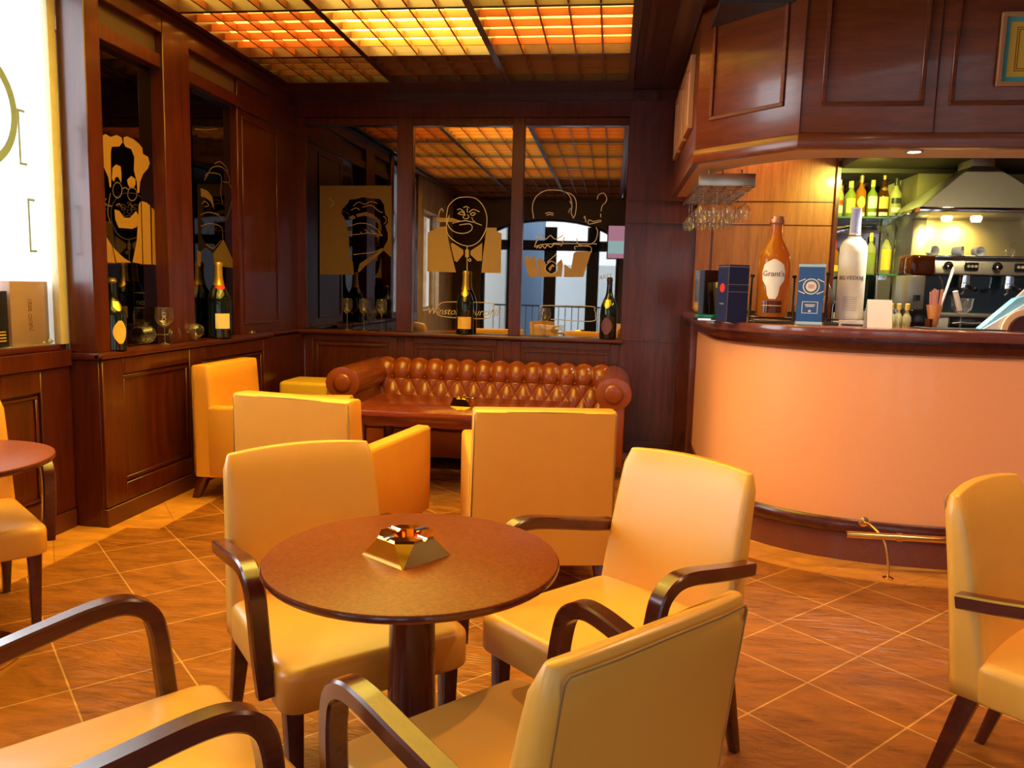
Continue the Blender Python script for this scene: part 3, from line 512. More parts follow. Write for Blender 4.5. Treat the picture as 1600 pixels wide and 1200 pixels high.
# ---- ceiling, beams, coffers
b = MB(); b.box(-3.3, 3.6, -.9, 7.2, 3.10, 3.25)
b.box(.10, 3.6, -.9, 7.0, 3.02, 3.12); b.box(-3.3, -2.74, -.9, 7.0, 3.02, 3.12)
b.box(-3.1, .10, 6.28, 7.0, 2.985, 3.12)
struct(b.build('ceiling', M['ceilwood']))
b = MB()
XS = [-2.70, -1.81, -.89, .07]; YS = [-.55, .0, .93, 1.86, 2.79, 3.72, 4.65, 5.58, 6.28]
for x in XS: b.box(x-.022, x+.022, -.6, 6.28, 2.985, 3.08)
for y in YS: b.box(-2.72, .09, y-.018, y+.018, 2.99, 3.08)
b.box(.145, .18, -.6, 6.3, 2.985, 3.05); b.box(.31, .44, -.6, 6.4, 2.99, 3.05)
b.box(-2.80, -2.74, -.6, 6.7, 2.97, 3.05)
b.box(-2.8, .3, 6.60, 6.70, 2.93, 2.99)
struct(b.build('trim_11', M['ceilwood']))
COLN = ['left', 'middle', 'right']
ROWN = ['nearest the mirrors', 'second from the mirrors', 'third from the mirrors', 'fourth from the mirrors', 'fifth from the mirrors', 'sixth from the mirrors', 'seventh from the mirrors', 'nearest the rear doors']
PW = {(0, 0): ('amber', 1.5), (1, 0): ('amber', .25), (2, 0): ('amber', .5),
      (0, 1): ('orange', 6), (1, 1): ('yellow', 17), (2, 1): ('orange2', 7),
      (0, 2): ('amber', 9), (1, 2): ('yellow', 18), (2, 2): ('amber', 9),
      (0, 3): ('amber', 12), (1, 3): ('yellow', 20), (2, 3): ('amber', 11),
      (0, 4): ('amber', 8), (1, 4): ('amber', 12), (2, 4): ('amber', 8)}
COLS = {'orange': (1, .42, .05), 'orange2': (1, .46, .06), 'yellow': (1, .72, .11), 'amber': (1, .62, .07)}
state = lambda p: 'brightly lit yellow' if p >= 13 else ('lit orange' if p >= 6 else ('dimly lit amber' if p > 1 else 'unlit brown'))
for j in range(8):
    y1, y0 = YS[8-j]-.018, YS[7-j]+.018
    for i in range(3):
        x0, x1 = XS[i]+.022, XS[i+1]-.022
        cn, pw = PW.get((i, j), ('amber', .6))
        t = thing('ceiling_light', '%s wooden-lattice ceiling light panel, %s column, row %s' % (state(pw), COLN[i], ROWN[j]), 'ceiling light', ((x0+x1)/2, (y0+y1)/2, 3.0), 0, 'lattice ceiling lights')
        hx, hy = (x1-x0)/2, (y1-y0)/2
        b = MB(); b.box(-hx, hx, -hy, hy, .078, .09); b.build('diffuser', emit('diffuser_%d_%d' % (i, j), COLS[cn], pw), t)
        b = MB()
        for k in range(1, 5):
            x = -hx+2*hx*k/5; b.box(x-.006, x+.006, -hy, hy, .0, .044)
        ny = max(2, round(2*hy/.186))
        for k in range(1, ny):
            y = -hy+2*hy*k/ny; b.box(-hx, hx, y-.005, y+.005, .002, .046)
        b.build('lattice', M['latticewood'] if j == 1 else M['latticeshade'], t)  # shade-coloured copy dims the slats of every row but the bright one

# ================================================================== the bar
BT = 1.228
bar = thing('bar_counter', 'curved bar counter with glowing peach front and red-brown granite top', 'bar counter')
pc = barcurve
b = MB(); b.ribbon(offset(pc, .075), offset(pc, -.42), BT-.052, BT); b.build('counter_top', M['granite'], bar, bevel=.008, seg=2)
b = MB(); b.loft([[(p.x, p.y, BT-.052), (q.x, q.y, BT-.052), (q.x, q.y, BT-.09), (s_.x, s_.y, 1.10), (u.x, u.y, 1.10)] for p, q, s_, u in zip(offset(pc, -.03), offset(pc, .045), offset(pc, .012), offset(pc, -.03))])
b.build('top_moulding', M['chairwood'], bar, auto=50)
b = MB(); b.ribbon(pc, offset(pc, -.04), .2, 1.12); b.build('front_panel', M['barpanel'], bar, auto=50)
b = MB(); b.loft([[(p.x, p.y, z) for p, z in ((A, .152), (Bq, .152), (Cq, .165), (Dq, .205), (E_, .228), (A, .228))] for A, Bq, Cq, Dq, E_ in zip(offset(pc, -.02), offset(pc, .015), offset(pc, .028), offset(pc, .028), offset(pc, .012))])
b.build('base_moulding', M['chairwood'], bar, auto=50)
b = MB(); b.ribbon(offset(pc, .004), offset(pc, -.05), .0, .155); b.build('plinth', M['granite'], bar, auto=50)
b = MB(); b.ribbon(offset(pc, -.36), offset(pc, -.40), 0, 1.17); b.build('back_panel', M['wood_bar'], bar)
b = MB(); b.box(.60, .655, 6.02, 6.12, 0, 1.176); b.build('end_post', M['wood'], bar, bevel=.004)
# foot rail
fr = thing('foot_rail', 'brass foot rail on curved bracket along bar base', 'foot rail', (1.2, 3.92, 0))
b = MB(); b.tube([(0.0, 0, .213), (2.0, .01, .213)], .0165, 12); b.build('rail', M['brass'], fr, smooth=False, auto=40)
b = MB(); b.tube([(.235, 0, .213), (.262, 0, .213)], .021, 12); b.build('collar', M['brass'], fr, auto=40)
b = MB(); b.tube(smoothpath([(.13, .165, .235), (.15, .1, .232), (.185, .02, .19), (.205, .0, .10), (.21, -.01, .012)], 4), .007, 8); b.build('bracket', M['brass'], fr, smooth=True)
b = MB(); b.lathe([(.026, .003), (.026, .008), (.012, .014)], 16, (.21, -.01, 0)); b.build('floor_flange', M['brass'], fr, auto=40)
b = MB(); b.lathe([(.026, 0), (.026, .006), (.01, .012)], 16, mtx=T((.13, .168, .235)) @ Matrix.Rotation(PI/2, 4, 'X')); b.build('wall_flange', M['brass'], fr, auto=40)

# panelled canopy over the bar
cn = thing('bar_canopy', 'panelled cherry-wood canopy hanging over the bar with cream underside', 'bar canopy')
BZ = 2.15
oc = [(.45, 6.55), (.45, 4.86), (.93, 4.35), (3.4, 4.28)]
ic = [(.56, 6.55), (.58, 5.55), (.60, 5.30), (.66, 5.12), (.78, 4.94), (.98, 4.74), (1.14, 4.66), (3.4, 4.61)]
b = MB(); b.prism(oc+[(3.4, 4.42), (1.0, 4.47), (.56, 4.92), (.56, 6.55)], BZ+.065, 3.02); b.build('fascia', M['wood_bar'], cn, bevel=.002, seg=1)
b = MB(); b.prism([(.438, 6.55), (.438, 4.855), (.925, 4.335), (3.4, 4.265), (3.4, 4.32), (.95, 4.39), (.48, 4.88), (.48, 6.55)], BZ, BZ+.075); b.build('bottom_rail', M['wood_bar'], cn, bevel=.004, seg=1)
b = MB(); b.prism([(.46, 6.55), (.46, 4.86), (.94, 4.36), (3.4, 4.29)]+ic[::-1], BZ+.004, BZ+.03); b.build('underside', M['cream'], cn)
b = MB(); b.box(.5, 3.4, 4.4, 7.0, 2.9, 2.94); b.build('inner_ceiling', M['darkband'], cn)
def plane_frame(b, P0, dx, z0, z1, w, t, nrm):
    dx = Vector(dx); n_ = Vector(nrm)
    L = dx.length; d = dx/L
    for (a0, a1, c0, c1) in ((0, L, z0, z0+w), (0, L, z1-w, z1), (0, w, z0+w, z1-w), (L-w, L, z0+w, z1-w)):
        p0 = Vector(P0)+d*a0; p1 = Vector(P0)+d*a1
        q = [p0, p1, p1+n_*t, p0+n_*t]
        b.quadbox([(v.x, v.y, c0) for v in q]+[(v.x, v.y, c1) for v in q])
nA = Vector((-(4.86-4.35), -(.93-.45), 0)).normalized()
d1 = Vector((.93-.45, 4.35-4.86, 0)).normalized()
def cpanel(P0, L, d, n_, z0, z1, mat=None):
    p0 = Vector(P0); b = MB(); plane_frame(b, p0, d*L, z0, z1, .022, .014, n_)
    o = b.build('panel_moulding', M['wood_bar'], cn, bevel=.003, seg=1); return o
cpanel((.45+d1.x*.10, 4.86+d1.y*.10, 0), .50, d1, nA, 2.38, 2.96)
d2 = Vector((2.47, -.07, 0)).normalized(); n2 = Vector((-.07, -2.47, 0)).normalized()
for u0, L in ((.10, .50), (.72, .50), (1.34, .50), (1.96, .45)):
    cpanel((.93+d2.x*u0, 4.35+d2.y*u0, 0), L, d2, n2, 2.36, 2.98)
for u in (.0, .655, 1.275, 1.9):
    b = MB(); b.quadbox([tuple(Vector((.93, 4.35, z))+d2*u_+n2*t_) for z in (2.225, 3.0) for u_, t_ in ((u, 0), (u+.006, 0), (u+.006, .005), (u, .005))]); b.build('joint_strip', M['wood'], cn)
# picture frames on the canopy
pf = thing('picture_frame', 'framed yellow print with turquoise border hung on the canopy front', 'picture', (2.10, 4.302, 2.62))
b = MB()
for a in ((-.25, .25, -.175, -.155), (-.25, .25, .155, .175), (-.25, -.23, -.155, .155), (.23, .25, -.155, .155)): b.box(a[0], a[1], -.022, 0, a[2], a[3])
b.build('frame', M['framewood'], pf, bevel=.002, seg=1)
b = MB(); b.box(-.23, .23, -.008, -.001, -.155, .155); b.build('mount', M['turquoise'], pf)
b = MB(); b.box(-.205, .205, -.011, -.008, -.13, .13); b.build('print', M['yellowart'], pf)
b = MB()
for t_, e in ((.175, .105), (.165, .095)):
    for a in ((-t_, t_, -e, -e+.003), (-t_, t_, e-.003, e), (-t_, -t_+.003, -e, e), (t_-.003, t_, -e, e)): b.box(a[0], a[1], -.0125, -.011, a[2], a[3])
b.build('printed_lines', M['sofa'], pf)
for k, (y, nm) in enumerate(((5.25, 'nearest the camera'), (5.68, 'in the middle'), (6.12, 'nearest the back wall'))):
    f = thing('picture_frame', 'slim light-wood picture frame on canopy side, %s' % nm, 'picture', (.448, y, 2.62), 0, 'side frames on the canopy')
    b = MB()
    for a in ((-.17, .17, -.22, -.19), (-.17, .17, .19, .22), (-.17, -.14, -.19, .19), (.14, .17, -.19, .19)): b.box(-.03, 0, a[0], a[1], a[2], a[3])
    b.build('frame', M['framewood'], f, bevel=.002, seg=1)
    b = MB(); b.box(-.012, -.002, -.14, .14, -.19, .19); b.build('print', M['creamlabel'], f)
# recessed spotlights
def downlight(label, x, y, z, col, power, spot=1.5, blend=.6, es=25, tilt=0):
    t = thing('recessed_spotlight', label, 'spotlight', (x, y, z))
    b = MB(); b.lathe([(.045, 0), (.045, -.006), (.033, -.008), (.033, .0)], 24); b.build('trim_ring', M['steel'], t, auto=40)
    b = MB(); b.lathe([(.032, -.002), (.030, -.0035)], 20); b.build('lens', emit('spot_lens_%d' % es, tuple(c for c in col), es), t)
    l = bpy.data.lights.new('lamp', 'SPOT'); l.energy = power; l.color = col; l.spot_size = spot; l.spot_blend = blend; l.shadow_soft_size = .03
    o = bpy.data.objects.new('lamp', l); C.objects.link(o); o.parent = t; o.location = (0, 0, -.012); o.rotation_euler = (tilt, 0, 0); return t
downlight('white recessed spotlight in the cream underside of canopy', 1.54, 4.43, BZ+.004, (1, .90, .72), 120)
downlight('greenish recessed spotlight above the top bottle shelf', 1.87, 6.02, 2.398, (.95, 1, .18), 90, 2.4, tilt=.75)
downlight('warm recessed spotlight over the wooden bar-side wall panel', 1.15, 6.3, 2.9, (1, .72, .35), 75, 2.2)

downlight('added unseen warm spotlight brightening the range hood and cups', 2.55, 4.9, 2.899, (1, .82, .5), 80, 2.2, tilt=.4)  # extra lamp, added only to light the hood front and cups
for x, y, w in ((1.15, 2.3, 'nearer the central table'), (2.55, 2.3, 'farther right, before the bar')):
    downlight('warm recessed ceiling spotlight in front of the bar, %s' % w, x, y, 3.02, (1, .60, .30), 150, 2.6, .9)
# ---- the alcove behind the bar
b = MB(); b.box(1.745, 3.6, 7.02, 7.2, 0, 3.02); b.box(1.745, 3.4, 6.55, 7.0, 2.53, 2.6); struct(b.build('wall_back', M['plaster']))
b = MB(); b.box(1.76, 3.4, 6.62, 7.0, 2.365, 2.53); b.box(1.76, 3.4, 5.92, 6.62, 2.40, 2.46)
struct(b.build('trim_12', M['darkband']))
bm_ = thing('back_bar_mirror', 'mirror behind the glass bottle shelves', 'mirror')
b = MB(); b.box(1.76, 2.33, 6.985, 7.0, 1.12, 2.36); b.build('mirror_glass', M['mirror'], bm_)
bs = thing('backsplash', 'brushed golden steel backsplash behind espresso machine under the hood', 'backsplash')
b = MB(); b.box(2.34, 3.38, 6.60, 6.97, 1.112, 2.36); b.build('panel', M['backsplash'], bs)
b = MB(); b.box(2.33, 2.43, 6.585, 6.60, 1.112, 2.0); b.build('edge_strip', M['steel'], bs, bevel=.003)
for z, lab in ((2.015, 'upper glass shelf of bottles behind the bar'), (1.565, 'lower glass shelf of bottles behind the bar'), ):
    s_ = thing('glass_shelf', lab, 'shelf')
    b = MB(); b.box(1.765, 2.30, 6.66, 6.98, z, z+.012); b.build('shelf_board', M['shelfglass'], s_)
    b = MB(); b.box(1.765, 2.30, 6.652, 6.66, z, z+.012); b.build('polished_edge', plain('glass_edge_green_%d' % int(z*100), (.05, .16, .11), .2), s_)
    for x in (1.80, 2.26):
        b = MB(); b.box(x-.008, x+.008, 6.90, 6.985, z-.03, z); b.build('bracket', M['chrome'], s_)
bc = thing('back_counter', 'back counter along the wall carrying the espresso machine', 'counter')
b = MB(); b.box(1.78, 3.38, 5.85, 6.98, 1.07, 1.11); b.build('worktop', M['granite'], bc, bevel=.004)
b = MB(); b.box(1.80, 3.36, 5.9, 6.95, .0, 1.07); b.build('cabinet', M['wood'], bc)

# range hood
hd = thing('range_hood', 'pyramid-shaped stainless range hood over the espresso machine', 'range hood', (2.62, 6.27, 2.0))
b = MB(); b.loft([[(-.47, -.31, .03), (.47, -.31, .03), (.47, .31, .03), (-.47, .31, .03)], [(-.075, -.12, .35), (.075, -.12, .35), (.075, .12, .35), (-.075, .12, .35)]], False, False); b.build('canopy', M['steel'], hd)
b = MB(); b.box(-.48, .48, -.32, .315, .0, .035); b.build('rim', M['chrome'], hd, bevel=.004)
b = MB(); b.box(-.078, .078, -.12, .12, .34, .50); b.build('chimney', M['steel'], hd, bevel=.003)
for x in (-.13, .08):
    b = MB(); b.lathe([(.04, -.003), (.03, -.028)], 20, (x, .1, 0)); b.build('bulb', emit('hood_bulb_%d' % int(x*100), (1, .78, .25), 30), hd)
for x in (-.13, .08):
    l = bpy.data.lights.new('lamp', 'SPOT'); l.energy = 20; l.color = (1, .74, .22); l.spot_size = 2.4; l.spot_blend = .8; l.shadow_soft_size = .04
    o = bpy.data.objects.new('lamp', l); C.objects.link(o); o.parent = hd; o.location = (x, .12, -.04); o.rotation_euler = (.55, 0, 0)

# espresso machine
em = thing('espresso_machine', 'wide steel espresso machine with knobs on the back counter', 'espresso machine', (2.70, 6.25, 1.11))
b = MB(); b.quadbox([(-.40, -.24, .455), (.62, -.24, .455), (.62, .25, .455), (-.40, .25, .455), (-.40, -.20, .575), (.62, -.20, .575), (.62, .25, .585), (-.40, .25, .585)]); b.build('control_fascia', M['steel'], em, bevel=.012, seg=3)
b = MB(); b.box(-.40, .62, -.23, .25, .575, .592); b.build('cup_tray', M['chrome'], em, bevel=.005)
b = MB(); b.box(-.40, .60, -.02, .25, .17, .455); b.build('splash_panel', M['tealglass'], em)
b = MB(); b.box(-.40, .62, -.26, .25, .15, .18); b.build('drip_tray', M['steel'], em, bevel=.004)
b = MB(); b.box(-.40, .62, -.25, .25, .03, .15); b.build('lower_body', M['white'], em, bevel=.006)
for x0, x1 in ((-.28, .04), (.07, .40), (.43, .61)):
    b = MB(); b.box(x0, x1, -.26, -.24, .025, .148); b.build('lower_panel', M['blackgloss'], em, bevel=.008, seg=3)
b = MB(); b.lathe([(.032, 0), (.032, .008), (.028, .010)], 24, mtx=T((.235, -.26, .10)) @ Matrix.Rotation(PI/2, 4, 'X')); b.build('pressure_gauge', M['white'], em, auto=40)
b = MB(); b.box(.232, .238, -.2725, -.2705, .095, .12); b.build('gauge_needle', M['black'], em)
b = MB(); b.tube([(-.26, -.262, .105), (-.2, -.262, .112), (-.12, -.262, .108), (-.06, -.262, .112)], .005, 6); b.build('badge', M['steel'], em)
for x in (-.31, .02, .35):
    b = MB(); b.lathe([(.030, 0), (.030, .012), (.022, .016), (.02, .045), (.014, .048)], 20, mtx=T((x, -.235, .52)) @ Matrix.Rotation(PI/2+.25, 4, 'X')); kk = b.build('steam_knob', M['black'], em, auto=40)
    b = MB(); b.lathe([(.021, .040), (.021, .047), (.016, .052)], 20, mtx=T((x, -.235, .52)) @ Matrix.Rotation(PI/2+.25, 4, 'X')); b.build('knob_cap', M['chrome'], kk, auto=40)
for x in (-.15, .185, .50):
    b = MB(); b.box(x-.045, x+.045, -.245, -.225, .487, .543); kp = b.build('keypad', M['black'], em, bevel=.006, seg=2)
    for q in (-.025, 0, .025):
        b = MB(); b.lathe([(.010, 0), (.010, .006)], 12, mtx=T((x+q, -.245, .515)) @ Matrix.Rotation(PI/2, 4, 'X')); b.build('button', M['creamlabel'], kp)
for x in (-.14, .16, .46):
    b = MB(); b.lathe([(.036, .455), (.036, .40), (.042, .395), (.042, .365), (.03, .355)], 24, (x, -.12, 0)); gh = b.build('group_head', M['chrome'], em, auto=40)
    b = MB(); b.tube([(x, -.15, .375), (x, -.20, .372), (x, -.31, .35)], [.012, .014, .017], 10); b.build('portafilter_handle', M['black'], gh, smooth=True)
    b = MB(); b.tube([(x, -.12, .36), (x, -.12, .33), (x-.02, -.12, .315)], .008, 8); b.build('spout', M['chrome'], gh, smooth=True)
for x in (-.33, .585):
    b = MB(); b.tube(smoothpath([(x, -.15, .45), (x+.01, -.2, .38), (x+.015, -.23, .25)], 4), .006, 8); b.build('steam_wand', M['chrome'], em, smooth=True)
gr = thing('coffee_grinder', 'tall black and brown coffee grinder left of the espresso machine', 'coffee grinder', (2.17, 6.05, 1.11))
b = MB(); b.box(-.08, .08, -.16, .14, 0, .20); b.build('base', M['blackgloss'], gr, bevel=.01)
b = MB(); b.box(-.07, .045, -.12, .14, .20, .44); b.build('body', M['steel'], gr, bevel=.006)
b = MB(); b.box(-.065, .10, -.13, .14, .44, .585); b.build('bean_hopper', M['rum'], gr, bevel=.02, seg=3)
b = MB(); b.box(-.03, .0, -.17, -.12, .26, .30); b.build('dosing_lever', M['black'], gr)
# cups and glass on the machine
def cup(label, loc, rz):
    t = thing('coffee_cup', label, 'cup', loc, rz, 'cups on the espresso machine')
    mt = Matrix.Rotation(PI/2, 4, 'X')
    b = MB(); b.lathe([(.028, -.035), (.033, -.03), (.036, .0), (.038, .035), (.034, .035), (.032, -.02)], 20, (0, 0, 0), T((0, 0, .038)) @ mt, (True, True)); b.build('bowl', M['white'], t, smooth=True)
    b = MB(); b.tube([(.038, .0, .05), (.058, .0, .055), (.058, .0, .025), (.036, 0, .025)], .005, 8); b.build('handle', M['white'], t, smooth=True)
    return t
c0 = cup('white cup lying at the left end of the machine top', (2.34, 6.2, 1.702), .3)
dup(c0, 'white cup lying on machine top, first right of the keypad', (2.52, 6.2, 1.702), .9); dup(c0, 'white cup lying on machine top, nearest the upturned glass', (2.66, 6.2, 1.702), .2)
def stemglass(name, label, loc, s=1.0, rim=.034, belly=.045, bowl=.11, stem=.09, foot=.036, rz=0, group=None, tilt=None, cat='wine glass', mat=None):
    t = thing(name, label, cat, loc, rz, group); mat = mat or M['glass']
    pr = [(foot*s, .0), (foot*s, .002*s), (.008*s, .006*s), (.0042*s, .014*s), (.0036*s, stem*s*.9), (.007*s, stem*s)]
    b = MB(); b.lathe(pr, 24, caps=(True, False)); st = b.build('stem', mat, t, smooth=True)
    n = 9; bp = []
    for i in range(n+1):
        u = i/n; r = (belly*math.sin(min(1, u/.5)*PI/2)**.8 if u < .5 else belly+(rim-belly)*((u-.5)/.5)**1.6)
        bp.append((max(.004, r)*s, (stem+bowl*u)*s))
    b = MB(); b.lathe(bp, 28, caps=(True, False)); bw = b.build('bowl', mat, t, smooth=True)
    b = MB(); zt = (stem+bowl)*s; b.lathe([(rim*s, zt-.002*s), (rim*s+.0012, zt), (rim*s, zt+.001)], 28, caps=(False, False)); b.build('rim', mat, bw, smooth=True)
    if tilt: t.rotation_euler = tilt
    return t
g0 = stemglass('brandy_glass', 'upturned stemmed glass on top of the espresso machine', (2.88, 6.2, 1.808), .8, .034, .05, .08, .04, .038, cat='glass'); g0.rotation_euler = (PI, 0, 0)

# ---- bottles
def bottle(name, label, loc, H, R, prof, glassmat, labels=(), foil=None, cap=None, rz=0, group=None, cat='bottle', n=24):
    """prof: list of (r/R, z/H); labels: (z0,z1,half-angle,material,shape)"""
    t = thing(name, label, cat, loc, rz, group)
    P = [(r*R, z*H) for r, z in prof]
    b = MB(); b.lathe(P, n); b.build('glass_body', glassmat, t, auto=50)
    def rad(z):
        for (r0, z0), (r1, z1) in zip(P, P[1:]):
            if z0 <= z <= z1 and z1 > z0: return r0+(r1-r0)*(z-z0)/(z1-z0)
        return P[-1][0]
    for (z0, z1, ha, mat, shape) in labels:
        b = MB(); N, K = 12, 8; rings = []
        for k in range(K+1):
            v = k/K; z = H*(z0+(z1-z0)*v)
            h_ = ha*(1 if shape == 'rect' else (math.sin(PI*min(.97, max(.03, v)))**.6 if shape == 'oval' else (min(1, .25+1.6*v))))
            rings.append([((rad(z)+.0012)*math.sin(h_*(2*i/N-1)), -(rad(z)+.0012)*math.cos(h_*(2*i/N-1)), z) for i in range(N+1)])
        b.loft(rings, False, False, False); b.build('label', mat, t, smooth=True)
    for spec, nm in ((foil, 'neck_foil'), (cap, 'cap')):
        if spec:
            z0, z1, mat, add = spec; zz = [z0+(z1-z0)*i/8 for i in range(9)]
            b = MB(); b.lathe([(rad(z*H)+add, z*H) for z in zz]+([(rad(H*z1)*.6, H*z1+.002)]), n); b.build(nm, mat, t, auto=50)
    return t
CH = [(.9, 0), (1, .012), (1, .48), (.93, .54), (.72, .62), (.48, .69), (.36, .76), (.32, .84), (.31, .94), (.36, .945), (.36, .965), (.30, .97), (.30, 1.0)]
ST = [(.92, 0), (1, .015), (1, .58), (.92, .64), (.62, .70), (.38, .75), (.34, .80), (.33, .99), (.33, 1.0)]
bottle('champagne_bottle', 'black champagne bottle with gold shield label beside the left pillar', (-2.785, 4.055, LEDGE), .405, .068, CH, M['bottledark'], [(.10, .42, .6, M['goldlabel'], 'oval'), (.55, .68, .5, M['goldfoil'], 'shield')], (.93, .999, plain('bronze_foil', (.25, .18, .08), .4, metal=.6), .001), rz=1.15)
bottle('champagne_bottle', 'large champagne bottle with bright gold neck on the left ledge', (-2.785, 5.25, LEDGE), .535, .085, CH, M['bottledark'], [(.13, .33, .62, M['creamlabel'], 'rect'), (.64, .74, .9, M['redlabel'], 'oval')], (.70, .999, M['goldfoil'], .0015), rz=.8)
bottle('champagne_bottle', 'gold-necked champagne bottle before the bow-tie caricature mirror', (-1.268, 6.662, LEDGE), .545, .076, CH, M['bottledark'], [(.09, .28, .85, M['goldlabel'], 'rect'), (.60, .72, .8, M['goldfoil'], 'oval')], (.70, .999, M['goldfoil'], .0015), rz=.1)
bottle('champagne_bottle', 'dark champagne bottle with purple label at ledge right end', (-.03, 6.664, LEDGE), .52, .073, CH, M['bottledark'], [(.08, .35, .7, plain('plum_label', (.16, .06, .10), .4), 'oval'), (.50, .64, .55, M['goldfoil'], 'shield')], (.88, .999, plain('plum_foil', (.06, .02, .03), .35, metal=.5), .001), rz=-.2)
for k, (x, nm) in enumerate(((-2.332, 'leftmost'), (-2.178, 'middle one'), (-2.016, 'rightmost'))):
    if k == 0: wg = stemglass('wine_glass', 'tall empty wine glass, leftmost of three before the dark mirror', (x, 6.665, LEDGE), 1.32, .030, .037, .105, .108, .036, group='three wine glasses on the back ledge')
    else: dup(wg, 'tall empty wine glass, %s of three before the dark mirror' % nm, (x, 6.665, LEDGE))
stemglass('wine_glass', 'standing wine glass between two fallen ones, bearded-caricature mirror', (-.578, 6.665, LEDGE), 1.2, .030, .040, .105, .10, .036)
def lying(label, x, y, z, s, rz, r=.04):
    t = stemglass('wine_glass', label, (x, y, z), s, .034, r, .10, .09, .034); t.rotation_euler = (0, PI/2-.06, rz); return t
lying('wine glass lying on back ledge with bowl to the right', -.62, 6.66, LEDGE+.052, 1.1, .05)
g1 = stemglass('wine_glass', 'clear champagne goblet standing on the left ledge', (-2.785, 4.56, LEDGE), 1.12, .047, .050, .115, .09, .04)
lettering('MOET', .032, M['etchline'], g1, RZ(.55) @ T((0, -.0575, .165)) @ Matrix.Rotation(-PI/2, 4, 'Y'))
lying('goblet fallen towards the camera beside the black bottle, left ledge', -2.78, 4.60, LEDGE+.058, 1.12, -1.9, .05)
lying('goblet lying away from the camera right of the standing one', -2.79, 4.70, LEDGE+.058, 1.12, 1.35, .05)
tg = thing('tumbler', 'small clear glass dish glinting at far end of the left ledge', 'glass', (-2.78, 5.75, LEDGE))
b = MB(); b.lathe([(.02, 0), (.03, .004), (.034, .022)], 20, caps=(True, False)); b.build('bowl', M['glass'], tg, smooth=True)

# giant bottles on the counter
wb = bottle('whisky_bottle', 'huge amber whisky bottle in a wire cradle on the bar', (.885, 4.52, BT+.035), .55, .086, [(.95, 0), (1, .02), (1, .55), (.93, .62), (.72, .69), (.55, .74), (.40, .78), (.36, .84), (.36, .93), (.42, .935), (.42, .965), (.36, .97), (.36, 1)], M['whisky'], [(.04, .16, .62, M['rum'], 'rect')], None, (.925, .999, plain('copper_cap', (.55, .25, .16), .35, metal=.6), .002), rz=-.19, n=32)
b = MB()
b.loft([[(.0875*math.sin(a*(i/6-1)), -.0875*math.cos(a*(i/6-1)), z) for i in range(13)] for z, a in ((.098, .20), (.12, .34), (.165, .42), (.20, .70), (.245, .74), (.285, .62), (.30, .40), (.315, .08))], False, False, False)
b.build('shield_label', M['whitelabel'], wb, smooth=True)
lettering("Grant's", .041, plain('brown_ink', (.12, .04, .02), .5), wb, T((0, 0, .235)), wrap=.089)
b = MB(); b.loft([[(.0885*math.sin(a), -.0885*math.cos(a), z) for a in [-.62+1.24*i/10 for i in range(11)]] for z in (.06, .064)], False, False, False); b.build('label_band', M['goldlabel'], wb)
def cradle(label, x, y, w, d, h, rz=0):
    t = thing('bottle_cradle', label, 'bottle stand', (x, y, BT), rz)
    for sx in (-w, w):
        b = MB(); b.tube([(sx, d*.6, h), (sx, d, .006), (sx, -d, .006), (sx*.99, d*.58, h)], .0055, 8); b.build('side_frame', M['black'], t, auto=40)
    for yy, zz in ((-d, .006), (d, .006), (-d*.3, .028), (d*.4, .028)):
        b = MB(); b.tube([(-w, yy, zz), (w, yy, zz)], .005, 8); b.build('cross_bar', M['black'], t, auto=40)
    for sx in (-w, w):
        b = MB(); b.lathe([(.012, 0), (.012, .015)], 12, (sx*.98, d*.62, h-.008)); b.build('knob', M['black'], t)
    return t
cradle('black wire cradle holding the giant whisky bottle', .885, 4.52, .115, .11, .26, -.19)
bv = bottle('vodka_bottle', 'giant frosted white vodka bottle in black stand on bar', (1.295, 4.50, BT+.032), .605, .071, [(.96, 0), (1, .012), (1, .60), (.97, .655), (.80, .70), (.52, .73), (.42, .75), (.40, .80), (.38, .98), (.36, 1.0)], M['frost'], (), None, None, rz=-.28, n=32)
b = MB(); b.loft([[(.031*math.sin(a), -.031*math.cos(a), z) for a in [-.7+1.4*i/8 for i in range(9)]] for z in (.47, .535, .595)], False, False, False); b.build('neck_strip', plain('lilac_strip', (.38, .42, .70), .4), bv)
b = MB(); b.tube([(.0325*math.cos(a), .0325*math.sin(a), .455) for a in [2*PI*i/24 for i in range(25)]], .003, 6); b.build('neck_cord', M['black'], bv)
lettering('BELVEDERE', .029, plain('grey_ink', (.07, .06, .05), .5), bv, T((0, 0, .225)), wrap=.0722)
b = MB()
for i in range(7): b.box(-.035, .035, -.0728, -.0650, .05+i*.012, .053+i*.012)
b.build('fine_print', plain('pale_ink', (.50, .46, .36), .5), bv)
cradle('black wire stand under the giant frosted vodka bottle', 1.30, 4.50, .125, .11, .28, -.25)
b = MB(); b.box(1.22, 1.385, 4.40, 4.41, BT, BT+.03); tag(b.build('price_card', M['paper']), 'small white card strip under the frosted vodka bottle', 'card')

